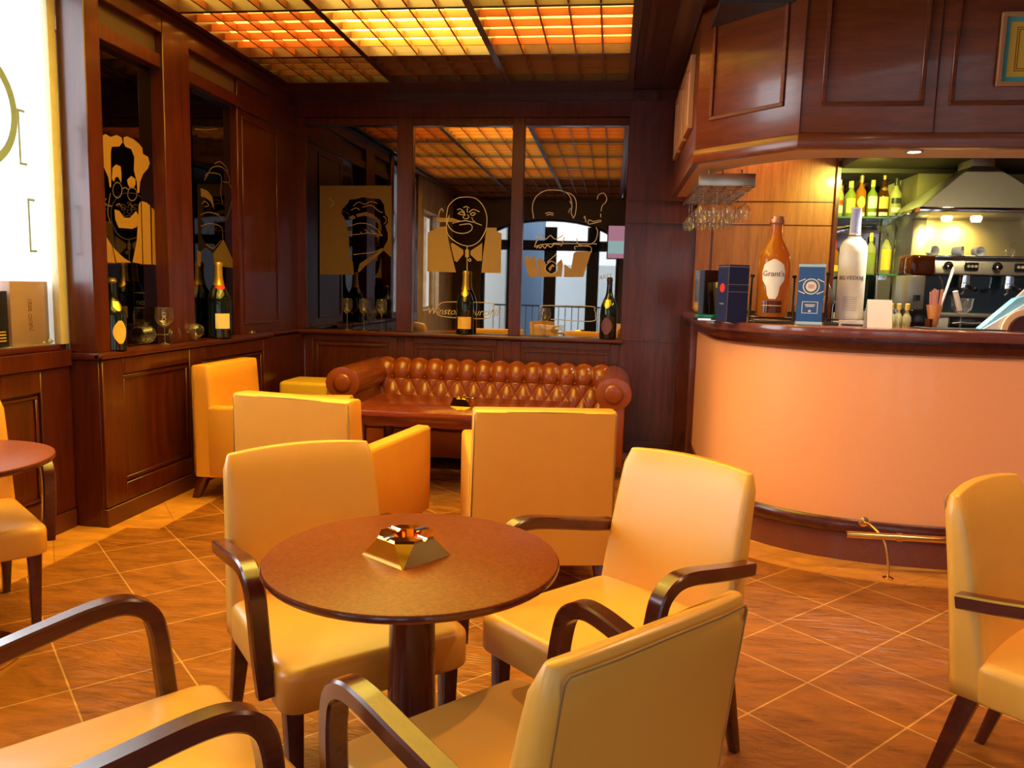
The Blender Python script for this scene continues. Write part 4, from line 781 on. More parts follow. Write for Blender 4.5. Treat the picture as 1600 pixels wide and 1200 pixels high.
# boxes
bx = thing('bottle_box', 'dark navy bottle carton left of the amber whisky bottle', 'carton', (.665, 4.50, BT), .42)
b = MB(); b.box(-.065, .065, -.055, .055, 0, .315); b.build('carton', M['navy'], bx, bevel=.002, seg=1)
b = MB(); b.box(-.066, .066, -.056, .056, .302, .306); b.box(-.066, .066, -.0565, -.0555, .205, .208); b.box(-.066, .066, -.0565, -.0555, .165, .168); b.box(-.0655, -.0635, -.0562, -.055, 0, .315); b.build('silver_lines', M['steel'], bx)
b = MB(); b.lathe([(.026, 0), (.026, .002)], 8, mtx=T((-.065, 0, .187)) @ Matrix.Rotation(-PI/2, 4, 'Y')); b.build('crest', M['redlabel'], bx)
b = MB(); b.box(-.0665, -.065, -.02, .02, .095, .104); b.build('crest_text_bar', M['steel'], bx)
b2 = thing('bottle_box', 'bright blue bottle carton with round crest between the giant bottles', 'carton', (1.055, 4.38, BT), -.2)
b = MB(); b.box(-.065, .065, -.055, .055, 0, .325); b.build('carton', M['blue'], b2, bevel=.002, seg=1)
b = MB(); b.box(-.066, .066, -.056, .056, .003, .018); b.box(-.066, .066, -.056, .056, .308, .322); b.build('pale_bands', M['lightblue'], b2)
b = MB(); b.lathe([(.042, 0), (.042, .001)], 28, mtx=T((0, -.0555, .205)) @ Matrix.Rotation(PI/2, 4, 'X')); o = b.build('crest_ring', M['white'], b2)
b = MB(); b.lathe([(.037, 0), (.037, .0015)], 28, mtx=T((0, -.056, .205)) @ Matrix.Rotation(PI/2, 4, 'X')); b.build('crest_field', plain('slate_blue', (.05, .14, .22), .5), b2)
b = MB(); b.lathe([(.027, 0), (.027, .002)], 28, mtx=T((0, -.0565, .205)) @ Matrix.Rotation(PI/2, 4, 'X')); b.build('crest_disc', M['white'], b2)
b = MB()
for z in (.212, .205, .198): b.box(-.015, .015, -.0592, -.0585, z-.002, z+.001)
b.build('crest_text', M['redlabel'], b2)
b = MB()
for s1 in (-1, 1):
    for s2 in (-1, 1): b.quadbox([(s1*.03, -.0565, .205+s2*.036), (s1*.064, -.0565, .205+s2*.022), (s1*.064, -.0565, .205+s2*.026), (s1*.03, -.0565, .205+s2*.042), (s1*.03, -.0555, .205+s2*.036), (s1*.064, -.0555, .205+s2*.022), (s1*.064, -.0555, .205+s2*.026), (s1*.03, -.0555, .205+s2*.042)])
b.build('crest_ribbon', M['white'], b2)
b = MB()
for a in ((-.04, .04, .062, .065), (-.04, -.037, .062, .125), (.037, .04, .062, .125), (-.04, .04, .122, .125), (-.026, .026, .106, .110), (-.022, .022, .098, .102), (-.006, .006, .07, .08)): b.box(a[0], a[1], -.0565, -.0555, a[2], a[3])
b.build('shield_print', M['white'], b2)
# display box with green glass base, tumbler
ds = thing('display_case', 'dark display case with thick green glass base at bar left end', 'display case', (.60, 4.66, BT), .08)
b = MB(); b.box(-.115, .115, -.07, .07, .012, .034); b.build('glass_base', plain('emerald_glass', (.0, .16, .06), .05, coat=.8), ds, bevel=.003)
b = MB(); b.box(-.115, .115, -.07, .07, 0, .011); b.build('foot', M['chrome'], ds)
b = MB(); b.box(-.115, .115, .055, .07, .034, .29); b.box(-.115, -.108, -.06, .06, .034, .285); b.build('dark_back', plain('dark_brown_gloss', (.03, .008, .006), .15, coat=.5), ds)
tb = thing('tumbler', 'tall clear tumbler standing on the green glass base', 'glass', (.625, 4.635, BT+.034))
b = MB(); b.lathe([(.034, 0), (.036, .006), (.052, .185), (.0505, .185), (.034, .012)], 28, caps=(True, True)); b.build('glass_wall', M['glass'], tb, smooth=True)
bg_ = stemglass('balloon_glass', 'large balloon glass behind the bright blue carton', (1.175, 4.70, BT), 1.3, .036, .062, .125, .06, .04, cat='glass')
cd = thing('menu_card', 'blank cream folded card right of the frosted vodka bottle', 'card', (1.392, 4.30, BT))
b = MB(); b.quadbox([(-.062, -.02, 0), (.062, -.02, 0), (.062, -.018, 0), (-.062, -.018, 0), (-.062, .012, .145), (.062, .012, .145), (.062, .014, .145), (-.062, .014, .145)]); b.quadbox([(-.062, .05, 0), (.062, .05, 0), (.062, .052, 0), (-.062, .052, 0), (-.062, .012, .145), (.062, .012, .145), (.062, .014, .145), (-.062, .014, .145)]); b.build('folded_card', M['paper'], cd)
b = MB(); b.quadbox([(-.045, -.0105, .042), (.02, -.0105, .042), (.02, -.009, .042), (-.045, -.009, .042), (-.045, -.0100, .045), (.02, -.0100, .045), (.02, -.0085, .045), (-.045, -.0085, .045)]); b.build('printed_line', M['steel'], cd)
k = 0
for dx, dy, lab in ((0, 0, 'small yellow-capped cruet, left of the counter cluster'), (.045, .02, 'small yellow-capped cruet, back of the counter cluster'), (.075, -.02, 'small yellow-capped cruet, right of the counter cluster')):
    bottle('cruet', lab, (1.50+dx, 4.45+dy, BT), .125, .020, [(.95, 0), (1, .05), (1, .45), (.5, .62), (.4, .7), (.45, .72), (.45, 1)], M['clearbottle'], (), None, (.74, .999, plain('yellow_cap_%d' % k, (.75, .55, .10), .5), .003), group='cruets on the bar', cat='cruet', n=14); k += 1
# straw holder
sh = thing('straw_holder', 'copper cone holder full of pink sugar sticks and straws', 'holder', (1.70, 4.40, BT))
b = MB(); b.lathe([(.016, .004), (.022, .02), (.040, .125), (.038, .125), (.018, .012)], 20); b.build('cone', M['conewood'], sh, smooth=False, auto=50)
b = MB(); b.box(-.03, -.015, -.03, .03, 0, .05); b.box(-.03, .03, -.012, .012, 0, .006); b.build('stand', M['rum'], sh)
b = MB()
for i in range(9):
    a = i*2.4; r = .024*math.sqrt((i+.5)/9); x, y = r*math.cos(a), r*math.sin(a); b.quadbox([(x+dx, y, .02) for dx, y in ((-.006, y-.0015), (.006, y-.0015), (.006, y+.0015), (-.006, y+.0015))]+[(x*1.6+dx, y, .20+.012*math.sin(i*3)) for dx, y in ((-.006, y*1.3-.0015), (.006, y*1.3-.0015), (.006, y*1.3+.0015), (-.006, y*1.3+.0015))])
b.build('sugar_sticks', M['pink'], sh)
for q in (0, .01):
    b = MB(); b.tube([(.01+q/2, q, .03), (.075+q, q, .325-q)], .0035, 6); b.build('straw', M['white'], sh)
g3 = stemglass('wine_glass', 'footed glass holding a rolled paper on the bar', (1.845, 4.42, BT), 1.05, .052, .048, .085, .07, .045)
b = MB(); b.tube([(1.835, 4.42, BT+.10), (1.80, 4.41, BT+.20)], .014, 10); tag(b.build('rolled_paper', M['paper']), 'rolled white paper standing in the footed glass', 'paper')
# napkin fan
nf = thing('napkin_stack', 'fanned blue and white napkins in holder at bar right end', 'napkins', (2.12, 4.42, BT))
def fan(b, r0, r1, a0, a1, y0, y1, cx=.0):
    b.loft([[(cx-r*math.cos(a), y, max(0, r*math.sin(a))) for r, y in ((r0, y0), (r1, y0), (r1, y1), (r0, y1))] for a in [a0+(a1-a0)*i/12 for i in range(13)]])
b = MB(); b.quadbox([(-.19, -.03, .0), (-.06, -.03, 0), (.10, -.03, .21), (-.02, -.03, .17), (-.19, .03, .0), (-.06, .03, 0), (.10, .03, .21), (-.02, .03, .17)]); b.build('blue_napkins', plain('sky_blue_paper', (.25, .58, .80), .7), nf)
b = MB(); b.quadbox([(-.185, -.045, 0), (-.09, -.045, 0), (.10, -.045, .135), (.02, -.045, .145), (-.185, -.03, 0), (-.09, -.03, 0), (.10, -.03, .135), (.02, -.03, .145)]); b.quadbox([(-.06, .03, .10), (.03, .03, .10), (.12, .03, .235), (.05, .03, .225), (-.06, .05, .10), (.03, .05, .10), (.12, .05, .235), (.05, .05, .225)]); b.build('white_napkins', M['white'], nf)
b = MB(); fan(b, .085, .115, .05, PI-.05, -.06, -.045, .02); b.build('peach_napkin', plain('peach_paper', (.80, .52, .30), .7), nf)
b = MB(); fan(b, .001, .082, .0, PI, -.075, .02, .02); b.build('holder', plain('dark_brown_holder', (.05, .008, .006), .3, coat=.4), nf)
b = MB(); b.box(1.62, 2.02, 4.30, 4.46, BT, BT+.006); tag(b.build('counter_mat', M['rubber'], bevel=.002, seg=1), 'thin black rubber mat under the footed glass', 'mat')

# ---- glass rack and hanging glasses
rk = thing('glass_rack', 'bronze metal glass rack hanging below the canopy corner', 'glass rack', (.665, 5.5, 2.04))
b = MB(); b.box(-.17, .17, -.5, -.49, .0, .075); b.build('front_plate', M['rackmetal'], rk, bevel=.003)
b = MB()
for i in range(11): b.box(-.17, .17, -.48+i*.1, -.465+i*.1, .004, .012)
b.build('slats', M['rackmetal'], rk)
b = MB()
for x in (-.17, -.085, 0, .085, .165): b.box(x, x+.012, -.49, .6, .0, .01)
b.build('channels', M['rackmetal'], rk)
for x in (-.1, .1):
    for y, top in ((-.4, .112), (.5, .86)):
        b = MB(); b.tube([(x, y, .01), (x, y, top)], .006, 8); b.build('hanger', M['rackmetal'], rk)
NM = ['first', 'second', 'third', 'fourth']; RW = ['front row', 'second row', 'third row', 'back row']
first = None
for j, y in enumerate((5.08, 5.30, 5.78, 6.0)):
    for i in range(4):
        x = .665+(-.128+.085*i); lab = 'upside-down wine glass hanging in the %s of the rack, %s from the left' % (RW[j], NM[i])
        if first is None:
            first = stemglass('hanging_wine_glass', lab, (x, y, 2.036), 1.0, .030, .040, .10, .09, .036, group='wine glasses hanging in the rack'); first.rotation_euler = (PI, 0, 0)
        else: dup(first, lab, (x, y, 2.036)).rotation_euler = (PI, 0, 0)

# ---- bottles on the glass shelves
SHT = 2.027; SHL = 1.577
def sb(label, x, z, H, R, mat, labs=(), foil=None, cap=None, prof=None, y=6.75, rz=0):
    return bottle('liquor_bottle', label, (x, y, z), H, R, prof or ST, mat, labs, foil, cap, rz, 'bottles on the bar shelves', 'bottle', 18)
ycap = plain('yellow_cap', (.80, .62, .10), .4); bcap = plain('black_cap', (.02, .02, .02), .4); wcap = plain('white_cap', (.8, .8, .7), .4); rcap = plain('red_cap', (.6, .02, .02), .4)
sb('clear bottle with red and white label, left end of upper shelf', 1.80, SHT, .30, .032, M['clearbottle'], [(.12, .30, .9, M['whitelabel'], 'rect'), (.34, .45, .9, M['redlabel'], 'rect')], None, (.78, .999, wcap, .001))
sb('square amber-labelled bottle with yellow cap on upper shelf', 1.885, SHT, .29, .044, M['greenbottle'], [(.12, .52, .9, M['goldlabel'], 'rect')], None, (.82, .999, ycap, .004))
sb('golden rum bottle with oval label and gold cap on upper shelf', 1.965, SHT, .335, .040, M['whisky'], [(.22, .5, .9, M['goldlabel'], 'oval'), (.03, .12, .9, M['whitelabel'], 'rect')], None, (.84, .999, M['goldfoil'], .003))
sb('white-labelled spirit bottle with yellow cap on upper shelf', 2.055, SHT, .30, .040, M['greenbottle'], [(.25, .56, 1, M['whitelabel'], 'rect'), (.06, .14, .9, M['whitelabel'], 'rect')], None, (.82, .999, ycap, .003))
sb('dark brown liqueur bottle with gold foil on upper shelf', 2.14, SHT, .36, .042, M['rum'], [(.2, .46, 1, M['goldlabel'], 'rect'), (.04, .12, .9, M['whitelabel'], 'rect'), (.6, .68, .9, M['goldfoil'], 'oval')], None, (.86, .999, M['goldfoil'], .002), CH)
sb('round clear bottle with black label, right end of upper shelf', 2.235, SHT, .315, .044, M['clearbottle'], [(.36, .5, 1, bcap, 'rect'), (.15, .26, .9, M['whitelabel'], 'rect')], None, (.82, .999, bcap, .003))
for x, h_, lab in ((1.845, .27, 'brown-capped bottle behind the first two on upper shelf'), (1.93, .31, 'black-capped bottle in second row of the upper shelf, centre left'), (2.01, .28, 'red-brown-capped bottle in second row of upper shelf, centre'), (2.19, .30, 'black-capped bottle in second row of upper shelf, right')):
    sb(lab, x, SHT, h_, .034, M['whisky'], (), None, (.80, .999, bcap if 'black' in lab else plain('brown_cap', (.15, .05, .02), .4), .003), y=6.86)
sb('red-capped bottle with yellow label, left end of lower shelf', 1.79, SHL, .265, .038, M['whisky'], [(.05, .24, 1, M['yellowart'], 'rect')], None, (.75, .999, rcap, .003))
sb('frosted spirit bottle with yellow cap, middle of lower shelf', 2.075, SHL, .33, .040, M['clearbottle'], [(.18, .52, .9, M['greenbottle'], 'rect')], None, (.80, .999, ycap, .002))
sb('yellow-labelled bottle with black pourer, right of lower shelf', 2.195, SHL, .33, .042, M['clearbottle'], [(.10, .60, 1.1, M['yellowart'], 'rect')], None, (.84, .999, bcap, .0), [(.92, 0), (1, .015), (1, .62), (.92, .68), (.5, .78), (.32, .84), (.2, .86), (.18, 1.0)])
for x, lab in ((2.005, 'slim brown bottle behind the yellow-capped one, lower shelf'), (2.13, 'slim dark bottle between the two front ones, lower shelf')):
    sb(lab, x, SHL, .30, .026, M['rum'], (), None, (.78, .999, bcap, .001), y=6.86)
sb('yellow-labelled bottle standing on back counter under the shelves', 2.02, 1.11, .30, .034, M['bottledark'], [(.15, .35, 1, M['yellowart'], 'rect'), (.4, .6, .9, M['whitelabel'], 'rect')], None, None, y=6.8)
sb('dark bottle with pale label on back counter, left of shelves', 1.86, 1.11, .32, .036, M['bottledark'], [(.2, .45, 1, M['creamlabel'], 'rect')], None, (.8, .999, bcap, .001), y=6.8)
stemglass('martini_glass', 'long-stemmed martini glass before the yellow-capped bottle, lower shelf', (2.136, 6.695, SHL), 1.3, .055, .03, .06, .25, .03, cat='glass')
# ---- window-sill items
wbx = thing('wooden_box', 'upright pale wooden box with burnt lettering in the bright window', 'box', (-3.04, 3.68, 1.022), 0)
b = MB(); b.box(-.05, .05, -.13, .11, 0, .33); b.build('box_body', plain('rosy_box_wood', (.42, .24, .18), .6, noise=.12, nscale=14), wbx, bevel=.003)
b = MB(); b.box(-.048, .048, .11, .135, .0, .33); b.build('sliding_lid', plain('grey_box_wood', (.30, .20, .17), .6), wbx)
lettering('JULIO 2021', .035, plain('burnt_ink', (.22, .11, .08), .6), wbx, T((.052, .0, .16)) @ Matrix.Rotation(PI/2, 4, 'X') @ RZ(PI/2))
db = thing('black_box', 'black box with fine gold print at the left picture edge', 'box', (-3.04, 3.42, 1.022))
b = MB(); b.box(-.05, .05, -.11, .11, 0, .28); b.build('box_body', M['black'], db, bevel=.002)
b = MB()
for z in (.03, .045, .06, .075): b.box(.05, .0515, .0, .09, z, z+.006)
b.build('gold_print', M['goldlabel'], db)
sn = thing('ornament', 'small white shell-like ornament on the window sill', 'ornament', (-3.0, 3.82, 1.022))
b = MB(); b.lathe([(.004, 0), (.018, .004), (.022, .014), (.012, .026), (.002, .03)], 14); b.build('shell_body', M['white'], sn, smooth=True)
b = MB(); b.lathe([(.003, 0), (.012, .003), (.014, .009), (.006, .018)], 12, (.0, -.05, 0)); b.build('shell_tip', M['creamlabel'], sn, smooth=True)

# ================================================================== furniture
def curved_back(w0, w1, z0, z1, y0, y1, t0, t1, bend, r=.022, crown=.012, nz=12):
    """upholstered slab leaning back: rounded cross-sections stacked upwards, pillowed front"""
    rings = []
    for k in range(nz+1):
        u = k/nz; z = z0+(z1-z0)*u; w = w0+(w1-w0)*u; t = t0+(t1-t0)*u; y = y0+(y1-y0)*u+.02*u*u*(-1)
        e = 0
        if u > .9: e = .012*(1-math.cos((u-.9)/.1*PI/2))
        ring = rrect(w-2*e, t-2*e, r, z, 0, y, 4, 10, -bend)
        for v in ring:
            if v.y > y-bend*(1-(v.x/(w/2))**2): v.y += .012*max(0, 1-(2*v.x/w)**4)*math.sin(PI*min(1, u*1.02))
            v.z += crown*u*u*(1-(2*v.x/w)**2)
        rings.append(ring)
    top = rings[-1]; cx = sum((v.x for v in top))/len(top); cy = sum((v.y for v in top))/len(top)
    rings.append([Vector((v.x*.985, cy0+(v.y-cy0)*.8, v.z+.004)) for v in top for cy0 in (y0+(y1-y0)-.02-bend*(1-(2*v.x/w1)**2),)])
    return rings
def cushion(w, d, z0, z1, cx, cy, r=.05, edge=.03, crown=.02, taper=0):
    rings = []
    for k in range(5):
        a = PI/2*k/4; e = edge*(1-math.sin(a)); rings.append(rrect(w-2*e, d-2*e, r, z0+edge*.5*(1-math.cos(a)), cx, cy, 5, 6))
    for k in range(7):
        a = PI/2*k/6; e = edge*(1-math.cos(a)); rings.append(rrect(w-2*e, d-2*e, r, z1-edge+edge*math.sin(a), cx, cy, 5, 6))
    base = rrect(w-2*edge, d-2*edge, r, z1, cx, cy, 5, 6)
    for s_ in (.85, .65, .4, .15):
        rings.append([Vector((cx+(v.x-cx)*s_, cy+(v.y-cy)*s_, z1+crown*(1-s_**2))) for v in base])
    for ring in rings:
        for v in ring: v.x *= 1+taper*(v.y-cy)
    return rings
def leg_rings(x0, y0, z0, w0, x1, y1, z1, w1):
    return [rrect(w0, w0, .004, z0, x0, y0, 2, 1), rrect(w1, w1, .004, z1, x1, y1, 2, 1)]
def sweep_rect(path, w, t):
    """rectangular bar with slightly rounded corners along a path lying roughly in a vertical plane"""
    P = path; rings = []
    for i, p in enumerate(P):
        tn = (P[min(i+1, len(P)-1)]-P[max(i-1, 0)]).normalized()
        sx = Vector((1, 0, 0)); sx = (sx-tn*sx.dot(tn)).normalized(); nn = tn.cross(sx).normalized()
        tt = t[i] if isinstance(t, list) else t; hw, ht, c = w/2, tt/2, .005
        q = [(hw-c, ht), (hw, ht-c), (hw, -ht+c), (hw-c, -ht), (-hw+c, -ht), (-hw, -ht+c), (-hw, ht-c), (-hw+c, ht)]
        rings.append([p+sx*a+nn*b_ for a, b_ in q])
    return rings
def wood_armchair(label, loc, ang):
    t = thing('wood_arm_chair', label, 'chair', (loc[0], loc[1], 0), ang-PI/2, 'cream leather armchairs with dark wooden arms')
    b = MB(); b.loft(curved_back(.50, .475, .345, .862, -.235, -.300, .095, .052, .022)); b.build('backrest', M['leather'], t, smooth=True)
    b = MB()
    def rear(x, z):
        u = (z-.345)/.517; hw = .25-.0125*u
        return -.235-.065*u-.02*u*u-(.095-.043*u)/2-.022*(1-(x/hw)**2)
    P = []
    for z in (.36, .45, .55, .65, .75, .82, .845):
        x = -(.25-.0125*(z-.345)/.517)+.024; P.append((x, rear(x, z)+.002, z))
    P += [(-.205, rear(-.205, .855)+.003, .855), (-.12, rear(-.12, .855)+.001, .861), (0, rear(0, .855)+.001, .866)]
    P = P+[(-x, y, z) for x, y, z in P[::-1][1:]]
    b.tube(P, .0028, 6); b.build('piping', M['seam'], t, smooth=True)
    b = MB(); b.loft(cushion(.515, .545, .335, .452, 0, .028, .05, .028, .02, .10)); b.build('seat', M['leather'], t, smooth=True)
    for sx in (-1, 1):
        path = smoothpath([(sx*.262, -.272, .606), (sx*.270, -.17, .622), (sx*.282, -.05, .645), (sx*.290, .06, .664), (sx*.293, .125, .662), (sx*.293, .17, .632), (sx*.291, .188, .57), (sx*.286, .196, .48), (sx*.276, .205, .365)], 5)
        b = MB(); b.loft(sweep_rect(path, .046, .038)); b.build('armrest', M['chairwood'], t, auto=35)
    for sx in (-1, 1):
        b = MB(); b.loft(leg_rings(sx*.215, .245, .0, .028, sx*.222, .235, .345, .046)); b.build('leg', M['chairwood'], t, auto=35)
        b = MB(); b.loft(leg_rings(sx*.215, -.335, .0, .028, sx*.212, -.235, .35, .05)); b.build('leg', M['chairwood'], t, auto=35)
    return t
chA = wood_armchair('cream leather chair with wooden arms, left side of central round table, back toward tub chairs', (-.74, 2.057), math.radians(-48))
dup(chA, 'pale sheened leather chair on right side of the central round table', (.041, 2.176, 0), math.radians(-131.6-90))
dup(chA, 'chair seen from behind with seamed back, in front of the central table', (-.149, 1.395, 0), math.radians(136.7-90))
dup(chA, 'nearest chair at bottom left, only seat and both curved arms visible', (-.90, 1.24, 0), math.radians(49-90))
dup(chA, 'chair cut off by right picture edge, in front of the bar', (1.305, 2.08, 0), math.radians(-43-90))
dup(chA, 'chair at far left behind the small round table beneath the window', (-2.467, 2.58, 0), math.radians(-40-90))

def round_table(label, loc):
    t = thing('round_table', label, 'table', loc, 0, 'round pedestal tables')
    b = MB(); b.lathe([(.335, .715), (.347, .720), (.350, .730), (.348, .738), (.342, .74)], 72); b.build('tabletop', M['tabletop'], t, auto=40)
    b = MB(); b.lathe([(.3505, .724), (.3525, .729), (.3505, .734)], 72, caps=(False, False)); b.build('edge_band', M['tableped'], t, smooth=True)
    b = MB(); b.lathe([(.075, .015), (.066, .06), (.060, .30), (.055, .60), (.060, .69), (.10, .715)], 32); b.build('pedestal', M['tableped'], t, auto=40)
    b = MB(); b.lathe([(.225, 0), (.225, .008), (.22, .014), (.10, .022), (.076, .022)], 48); b.build('base_plate', M['brass'], t, auto=40)
    return t
rt = round_table('round dark table in the centre carrying the gold ashtray', (-.45, 1.755, 0))
dup(rt, 'round table at the left picture edge with brass disc foot', (-2.30, 2.37, 0))

# ashtray
def boolean_cut(me, cutters):
    o = bpy.data.objects.new('tmp', me); C.objects.link(o); cs = []
    for c in cutters:
        co = bpy.data.objects.new('cut', c); C.objects.link(co); cs.append(co)
        m = o.modifiers.new('b', 'BOOLEAN'); m.operation = 'DIFFERENCE'; m.solver = 'EXACT'; m.object = co
    dg = bpy.context.evaluated_depsgraph_get(); dg.update(); r = bpy.data.meshes.new_from_object(o.evaluated_get(dg))
    for c in cs+[o]: bpy.data.objects.remove(c)
    return r
def tmpmesh(mb):
    bmesh.ops.recalc_face_normals(mb.bm, faces=mb.bm.faces); me = bpy.data.meshes.new('tmp'); mb.bm.to_mesh(me); mb.bm.free(); return me
def ashtray(label, loc, rz):
    t = thing('ashtray', label, 'ashtray', loc, rz, 'gold pyramid ashtrays')
    def octg(h, c): return [(h, -h+c), (h, h-c), (h-c, h), (-h+c, h), (-h, h-c), (-h, -h+c), (-h+c, -h), (h-c, -h)]
    b = MB(); b.loft([[(x, y, z) for x, y in octg(h, c)] for h, c, z in ((.0755, .002, 0), (.0635, .032, .048), (.061, .032, .054))])
    cutters = []
    c = MB(); c.loft([[(x, y, z) for x, y in octg(h, .414*h*1.4)] for h, z in ((.030, .012), (.036, .07))]); cutters.append(tmpmesh(c))
    for k in range(4):
        c = MB(); a = PI/4*0+PI/2*k+.0; m = RZ(a) @ T((.02, 0, .056)) @ Matrix.Rotation(PI/2, 4, 'Y'); c.lathe([(.0078, 0), (.0078, .07)], 16, mtx=m); cutters.append(tmpmesh(c))
    me = boolean_cut(tmpmesh(b), cutters); me.materials.clear()
    link('tray_body', me, M['gold'], t)
    for k in range(4):
        b = MB(); m = RZ(PI/2*k); n = 8
        b.loft([[m @ Vector((x, .0072*math.cos(PI+PI*i/n), .056+.0072*math.sin(PI+PI*i/n))) for i in range(n+1)] for x in (.032, .066)], False, False, False)
        b.build('cigarette_rest', M['chrome'], t, smooth=True)
    b = MB(); b.lathe([(.029, .0125), (.026, .0135)], 24); b.build('bowl_floor', M['chrome'], t)
    return t
at = ashtray('gold mirror-finish ashtray on the central round table', (-.465, 1.752, .74), math.radians(-35))
dup(at, 'gold ashtray on the low table in front of the chesterfield', (-.985, 5.17, .58), math.radians(-3))

# fully upholstered tub chairs
def tub_chair(label, loc, ang):
    t = thing('tub_chair', label, 'armchair', (loc[0], loc[1], 0), ang-PI/2, 'ochre box armchairs')
    b = MB(); rg = []
    for k in range(9):
        u = k/8; z = .15+(.845-.15)*u; rg.append(rrect(.655-.02*u, .15-.03*u, .02, z, 0, .078-.035*u, 3, 5))
    for v in rg[-1]: v.z += 0
    rg.append([Vector((v.x*.985, .043+(v.y-.043)*.85, .853)) for v in rg[-1]])
    b.loft(rg); b.build('backrest', M['tubleather'], t, smooth=True, auto=50)
    b = MB(); P = [(-.31, -.012, .835), (-.16, -.014, .846), (0, -.015, .848), (.16, -.014, .846), (.31, -.012, .835)]
    b.tube([(-.322, .003, .16)]+P+[(.322, .003, .16)], .0028, 6); b.build('piping', M['seam'], t, smooth=True)
    for s_ in (-1, 1):
        b = MB(); rg = []
        for k in range(7):
            u = k/6; y = .10+(.80-.10)*u; x = s_*(.282+.025*u); zt = .60+.02*u
            rg.append([Vector((x+dx, y, z)) for dx, z in ((-.045, .15), (.045, .15), (.047, .40), (.045, zt-.015), (.033, zt), (-.033, zt), (-.045, zt-.015), (-.046, .40))])
        b.loft(rg); b.build('armrest', M['tubleather'], t, bevel=.008, seg=2)
    b = MB(); b.loft(cushion(.485, .66, .16, .42, 0, .44, .03, .03, .03)); b.build('seat', M['tubleather'], t, smooth=True)
    for sx in (-1, 1):
        for y0_, y1_ in ((-.01, .05), (.78, .75)):
            b = MB(); b.loft(leg_rings(sx*.285, y0_, 0, .045, sx*.275, y1_, .16, .07)); b.build('leg', M['chairwood'], t, auto=35)
    return t
tb1 = tub_chair('box armchair seen from behind, left of the two before the low table', (-1.465, 3.41), math.radians(78.8))
dup(tb1, 'box armchair seen squarely from behind, right of the two before the low table', (-.27, 3.345, 0), math.radians(101.8-90))
dup(tb1, 'orange-lit box armchair against the left wall facing right', (-2.565, 4.83, 0), math.radians(-2-90))
ps = thing('upholstered_stool', 'low bright yellow upholstered seat in the corner beside the sofa', 'stool', (-2.46, 6.15, 0))
b = MB(); b.loft(cushion(.40, .40, .12, .585, 0, 0, .03, .03, .01)); b.build('seat', plain('bright_yellow_leather', (.80, .48, .05), .4), ps, smooth=True)
for sx in (-.15, .15):
    for sy in (-.15, .15):
        b = MB(); b.loft(leg_rings(sx, sy, 0, .03, sx, sy, .13, .04)); b.build('leg', M['chairwood'], ps)

# low table
ct = thing('coffee_table', 'low rectangular red-brown wooden table before the chesterfield', 'table', (-.98, 5.16, 0))
b = MB(); b.box(-.70, .72, -.40, .40, .545, .58); b.build('tabletop', M['coffeewood'], ct, bevel=.004)
b = MB(); b.box(-.64, .66, -.34, .34, .475, .545); b.build('apron', M['coffeewood'], ct, bevel=.003)
for sx in (-.62, .64):
    for sy in (-.32, .32):
        b = MB(); b.box(sx-.03, sx+.03, sy-.03, sy+.03, 0, .48); b.build('leg', M['chairwood'], ct, bevel=.003)

# chesterfield sofa
so = thing('chesterfield_sofa', 'button-tufted cognac leather chesterfield sofa with rolled arms', 'sofa', (-.985, 6.59, 0))
Wd = 1.145
def prof(t):
    """back profile in (y,z), y from wall (0) towards the room (-); t in 0..1: seat up over the roll to the rear"""
    if t < .40:
        u = t/.40; return (-.285+.075*u, .40+.20*u)
    a = (t-.40)/.60*1.15*PI - .10*PI; return (-.125-.088*math.cos(a)*1.0, .635+.112*math.sin(a))
b = MB(); NX, NT = 330, 60; p = .141; rows = []
x0, x1 = -.985, .985
for j in range(NT+1):
    t = j/NT; y, z = prof(t); y2, z2 = prof(min(1, t+.01)); y1_, z1_ = prof(max(0, t-.01))
    tx, tz = y2-y1_, z2-z1_; L = math.hypot(tx, tz) or 1; ny, nz = -tz/L, tx/L     # outward (to the room)
    row = []
    for i in range(NX+1):
        x = x0+(x1-x0)*i/NX; q = .225
        if t < .42: a_ = x/p+(t-.42)/q*.5*2*.5; b_ = x/p-(t-.42)/q*.5*2*.5
        else: a_ = b_ = x/p
        f = (abs(math.sin(PI*a_))*abs(math.sin(PI*b_)))**.5
        btn = math.exp(-(((x/p-round(x/p))*p/.018)**2+((t-.42)/.05)**2))
        hgt = .030*f**.75 - .020*btn
        fade = min(1, max(0, (1.0-t)/.25))
        hgt *= fade
        row.append(Vector((x, y-abs(hgt)*0+ny*hgt, z+nz*hgt)))
    rows.append(row)
b.loft(rows, False, False, False)
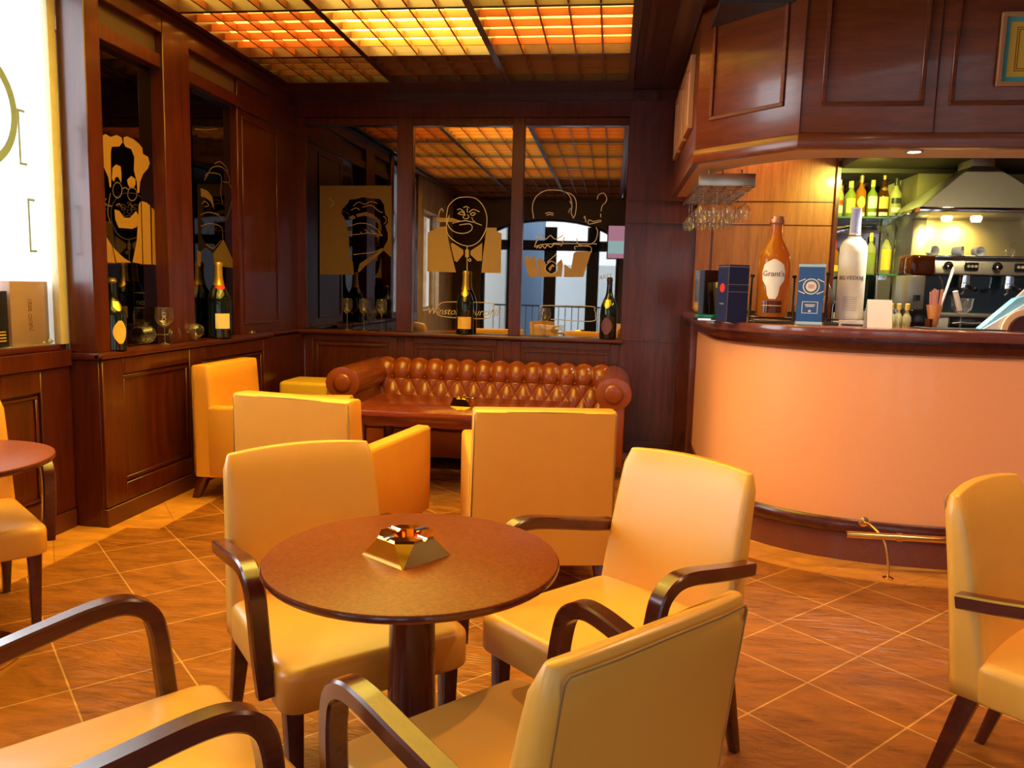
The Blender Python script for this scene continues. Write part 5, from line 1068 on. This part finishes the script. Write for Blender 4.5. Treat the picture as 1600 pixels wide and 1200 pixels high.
o = b.build('tufted_back', M['sofa'], so, smooth=True)
for i in range(-7, 8):
    x = i*p
    if abs(x) < .97:
        b = MB(); y, z = prof(.42); b.lathe([(.002, -.004), (.011, -.002), (.010, .003), (.004, .006)], 10, mtx=T((x, y-.002, z)) @ Matrix.Rotation(PI/2, 4, 'X')); b.build('button', M['sofa'], so, smooth=True)
b = MB(); b.box(-.98, .98, -.20, -.01, .09, .62); b.build('back_frame', M['sofa'], so, bevel=.01)
for s_ in (-1, 1):
    # rolled arm: mushroom section swept front to back, with pleats near the scroll
    b = MB(); rg = []
    cx = s_*(Wd-.125); N = 40
    for k in range(25):
        u = k/24; y = -.965+.955*u
        pts = []
        for i in range(N):
            a = 2*PI*i/N
            if u < .30: pl = 1+.020*math.cos(a*22)*max(0, 1-abs(u-.06)/.16)
            else: pl = 1
            x = .132*math.cos(a)*pl; z = .120*math.sin(a)*pl
            pts.append(Vector((cx+x, y, .637+z)))
        if k == 0: rg.append([Vector((cx+(v.x-cx)*.80, y-.006, .637+(v.z-.637)*.80)) for v in pts])
        rg.append(pts)
    b.loft(rg); b.build('arm_roll', M['sofa'], so, smooth=True, auto=60)
    b = MB(); b.box(cx-.085, cx+.085, -.955, -.02, .09, .60); b.build('arm_panel', M['sofa'], so, bevel=.015, seg=2)
    b = MB(); b.lathe([(.072, 0), (.070, .012), (.05, .018), (.01, .020)], 28, mtx=T((cx, -.968, .637)) @ Matrix.Rotation(PI/2, 4, 'X')); b.build('scroll_facing', M['sofa'], so, smooth=True)
b = MB(); b.box(-.96, .96, -.93, -.2, .09, .30); b.build('seat_base', M['sofa'], so, bevel=.012)
for k in range(3):
    b = MB(); b.loft(cushion(.60, .66, .30, .43, -.61+.61*k, -.61, .03, .03, .015)); b.build('seat_cushion', M['sofa'], so, smooth=True)
for sx in (-1.0, 1.0):
    for sy in (-.9, -.1):
        b = MB(); b.lathe([(.02, 0), (.032, .03), (.035, .07), (.03, .095)], 16, (sx, sy, 0)); b.build('bun_foot', M['chairwood'], so, smooth=True)
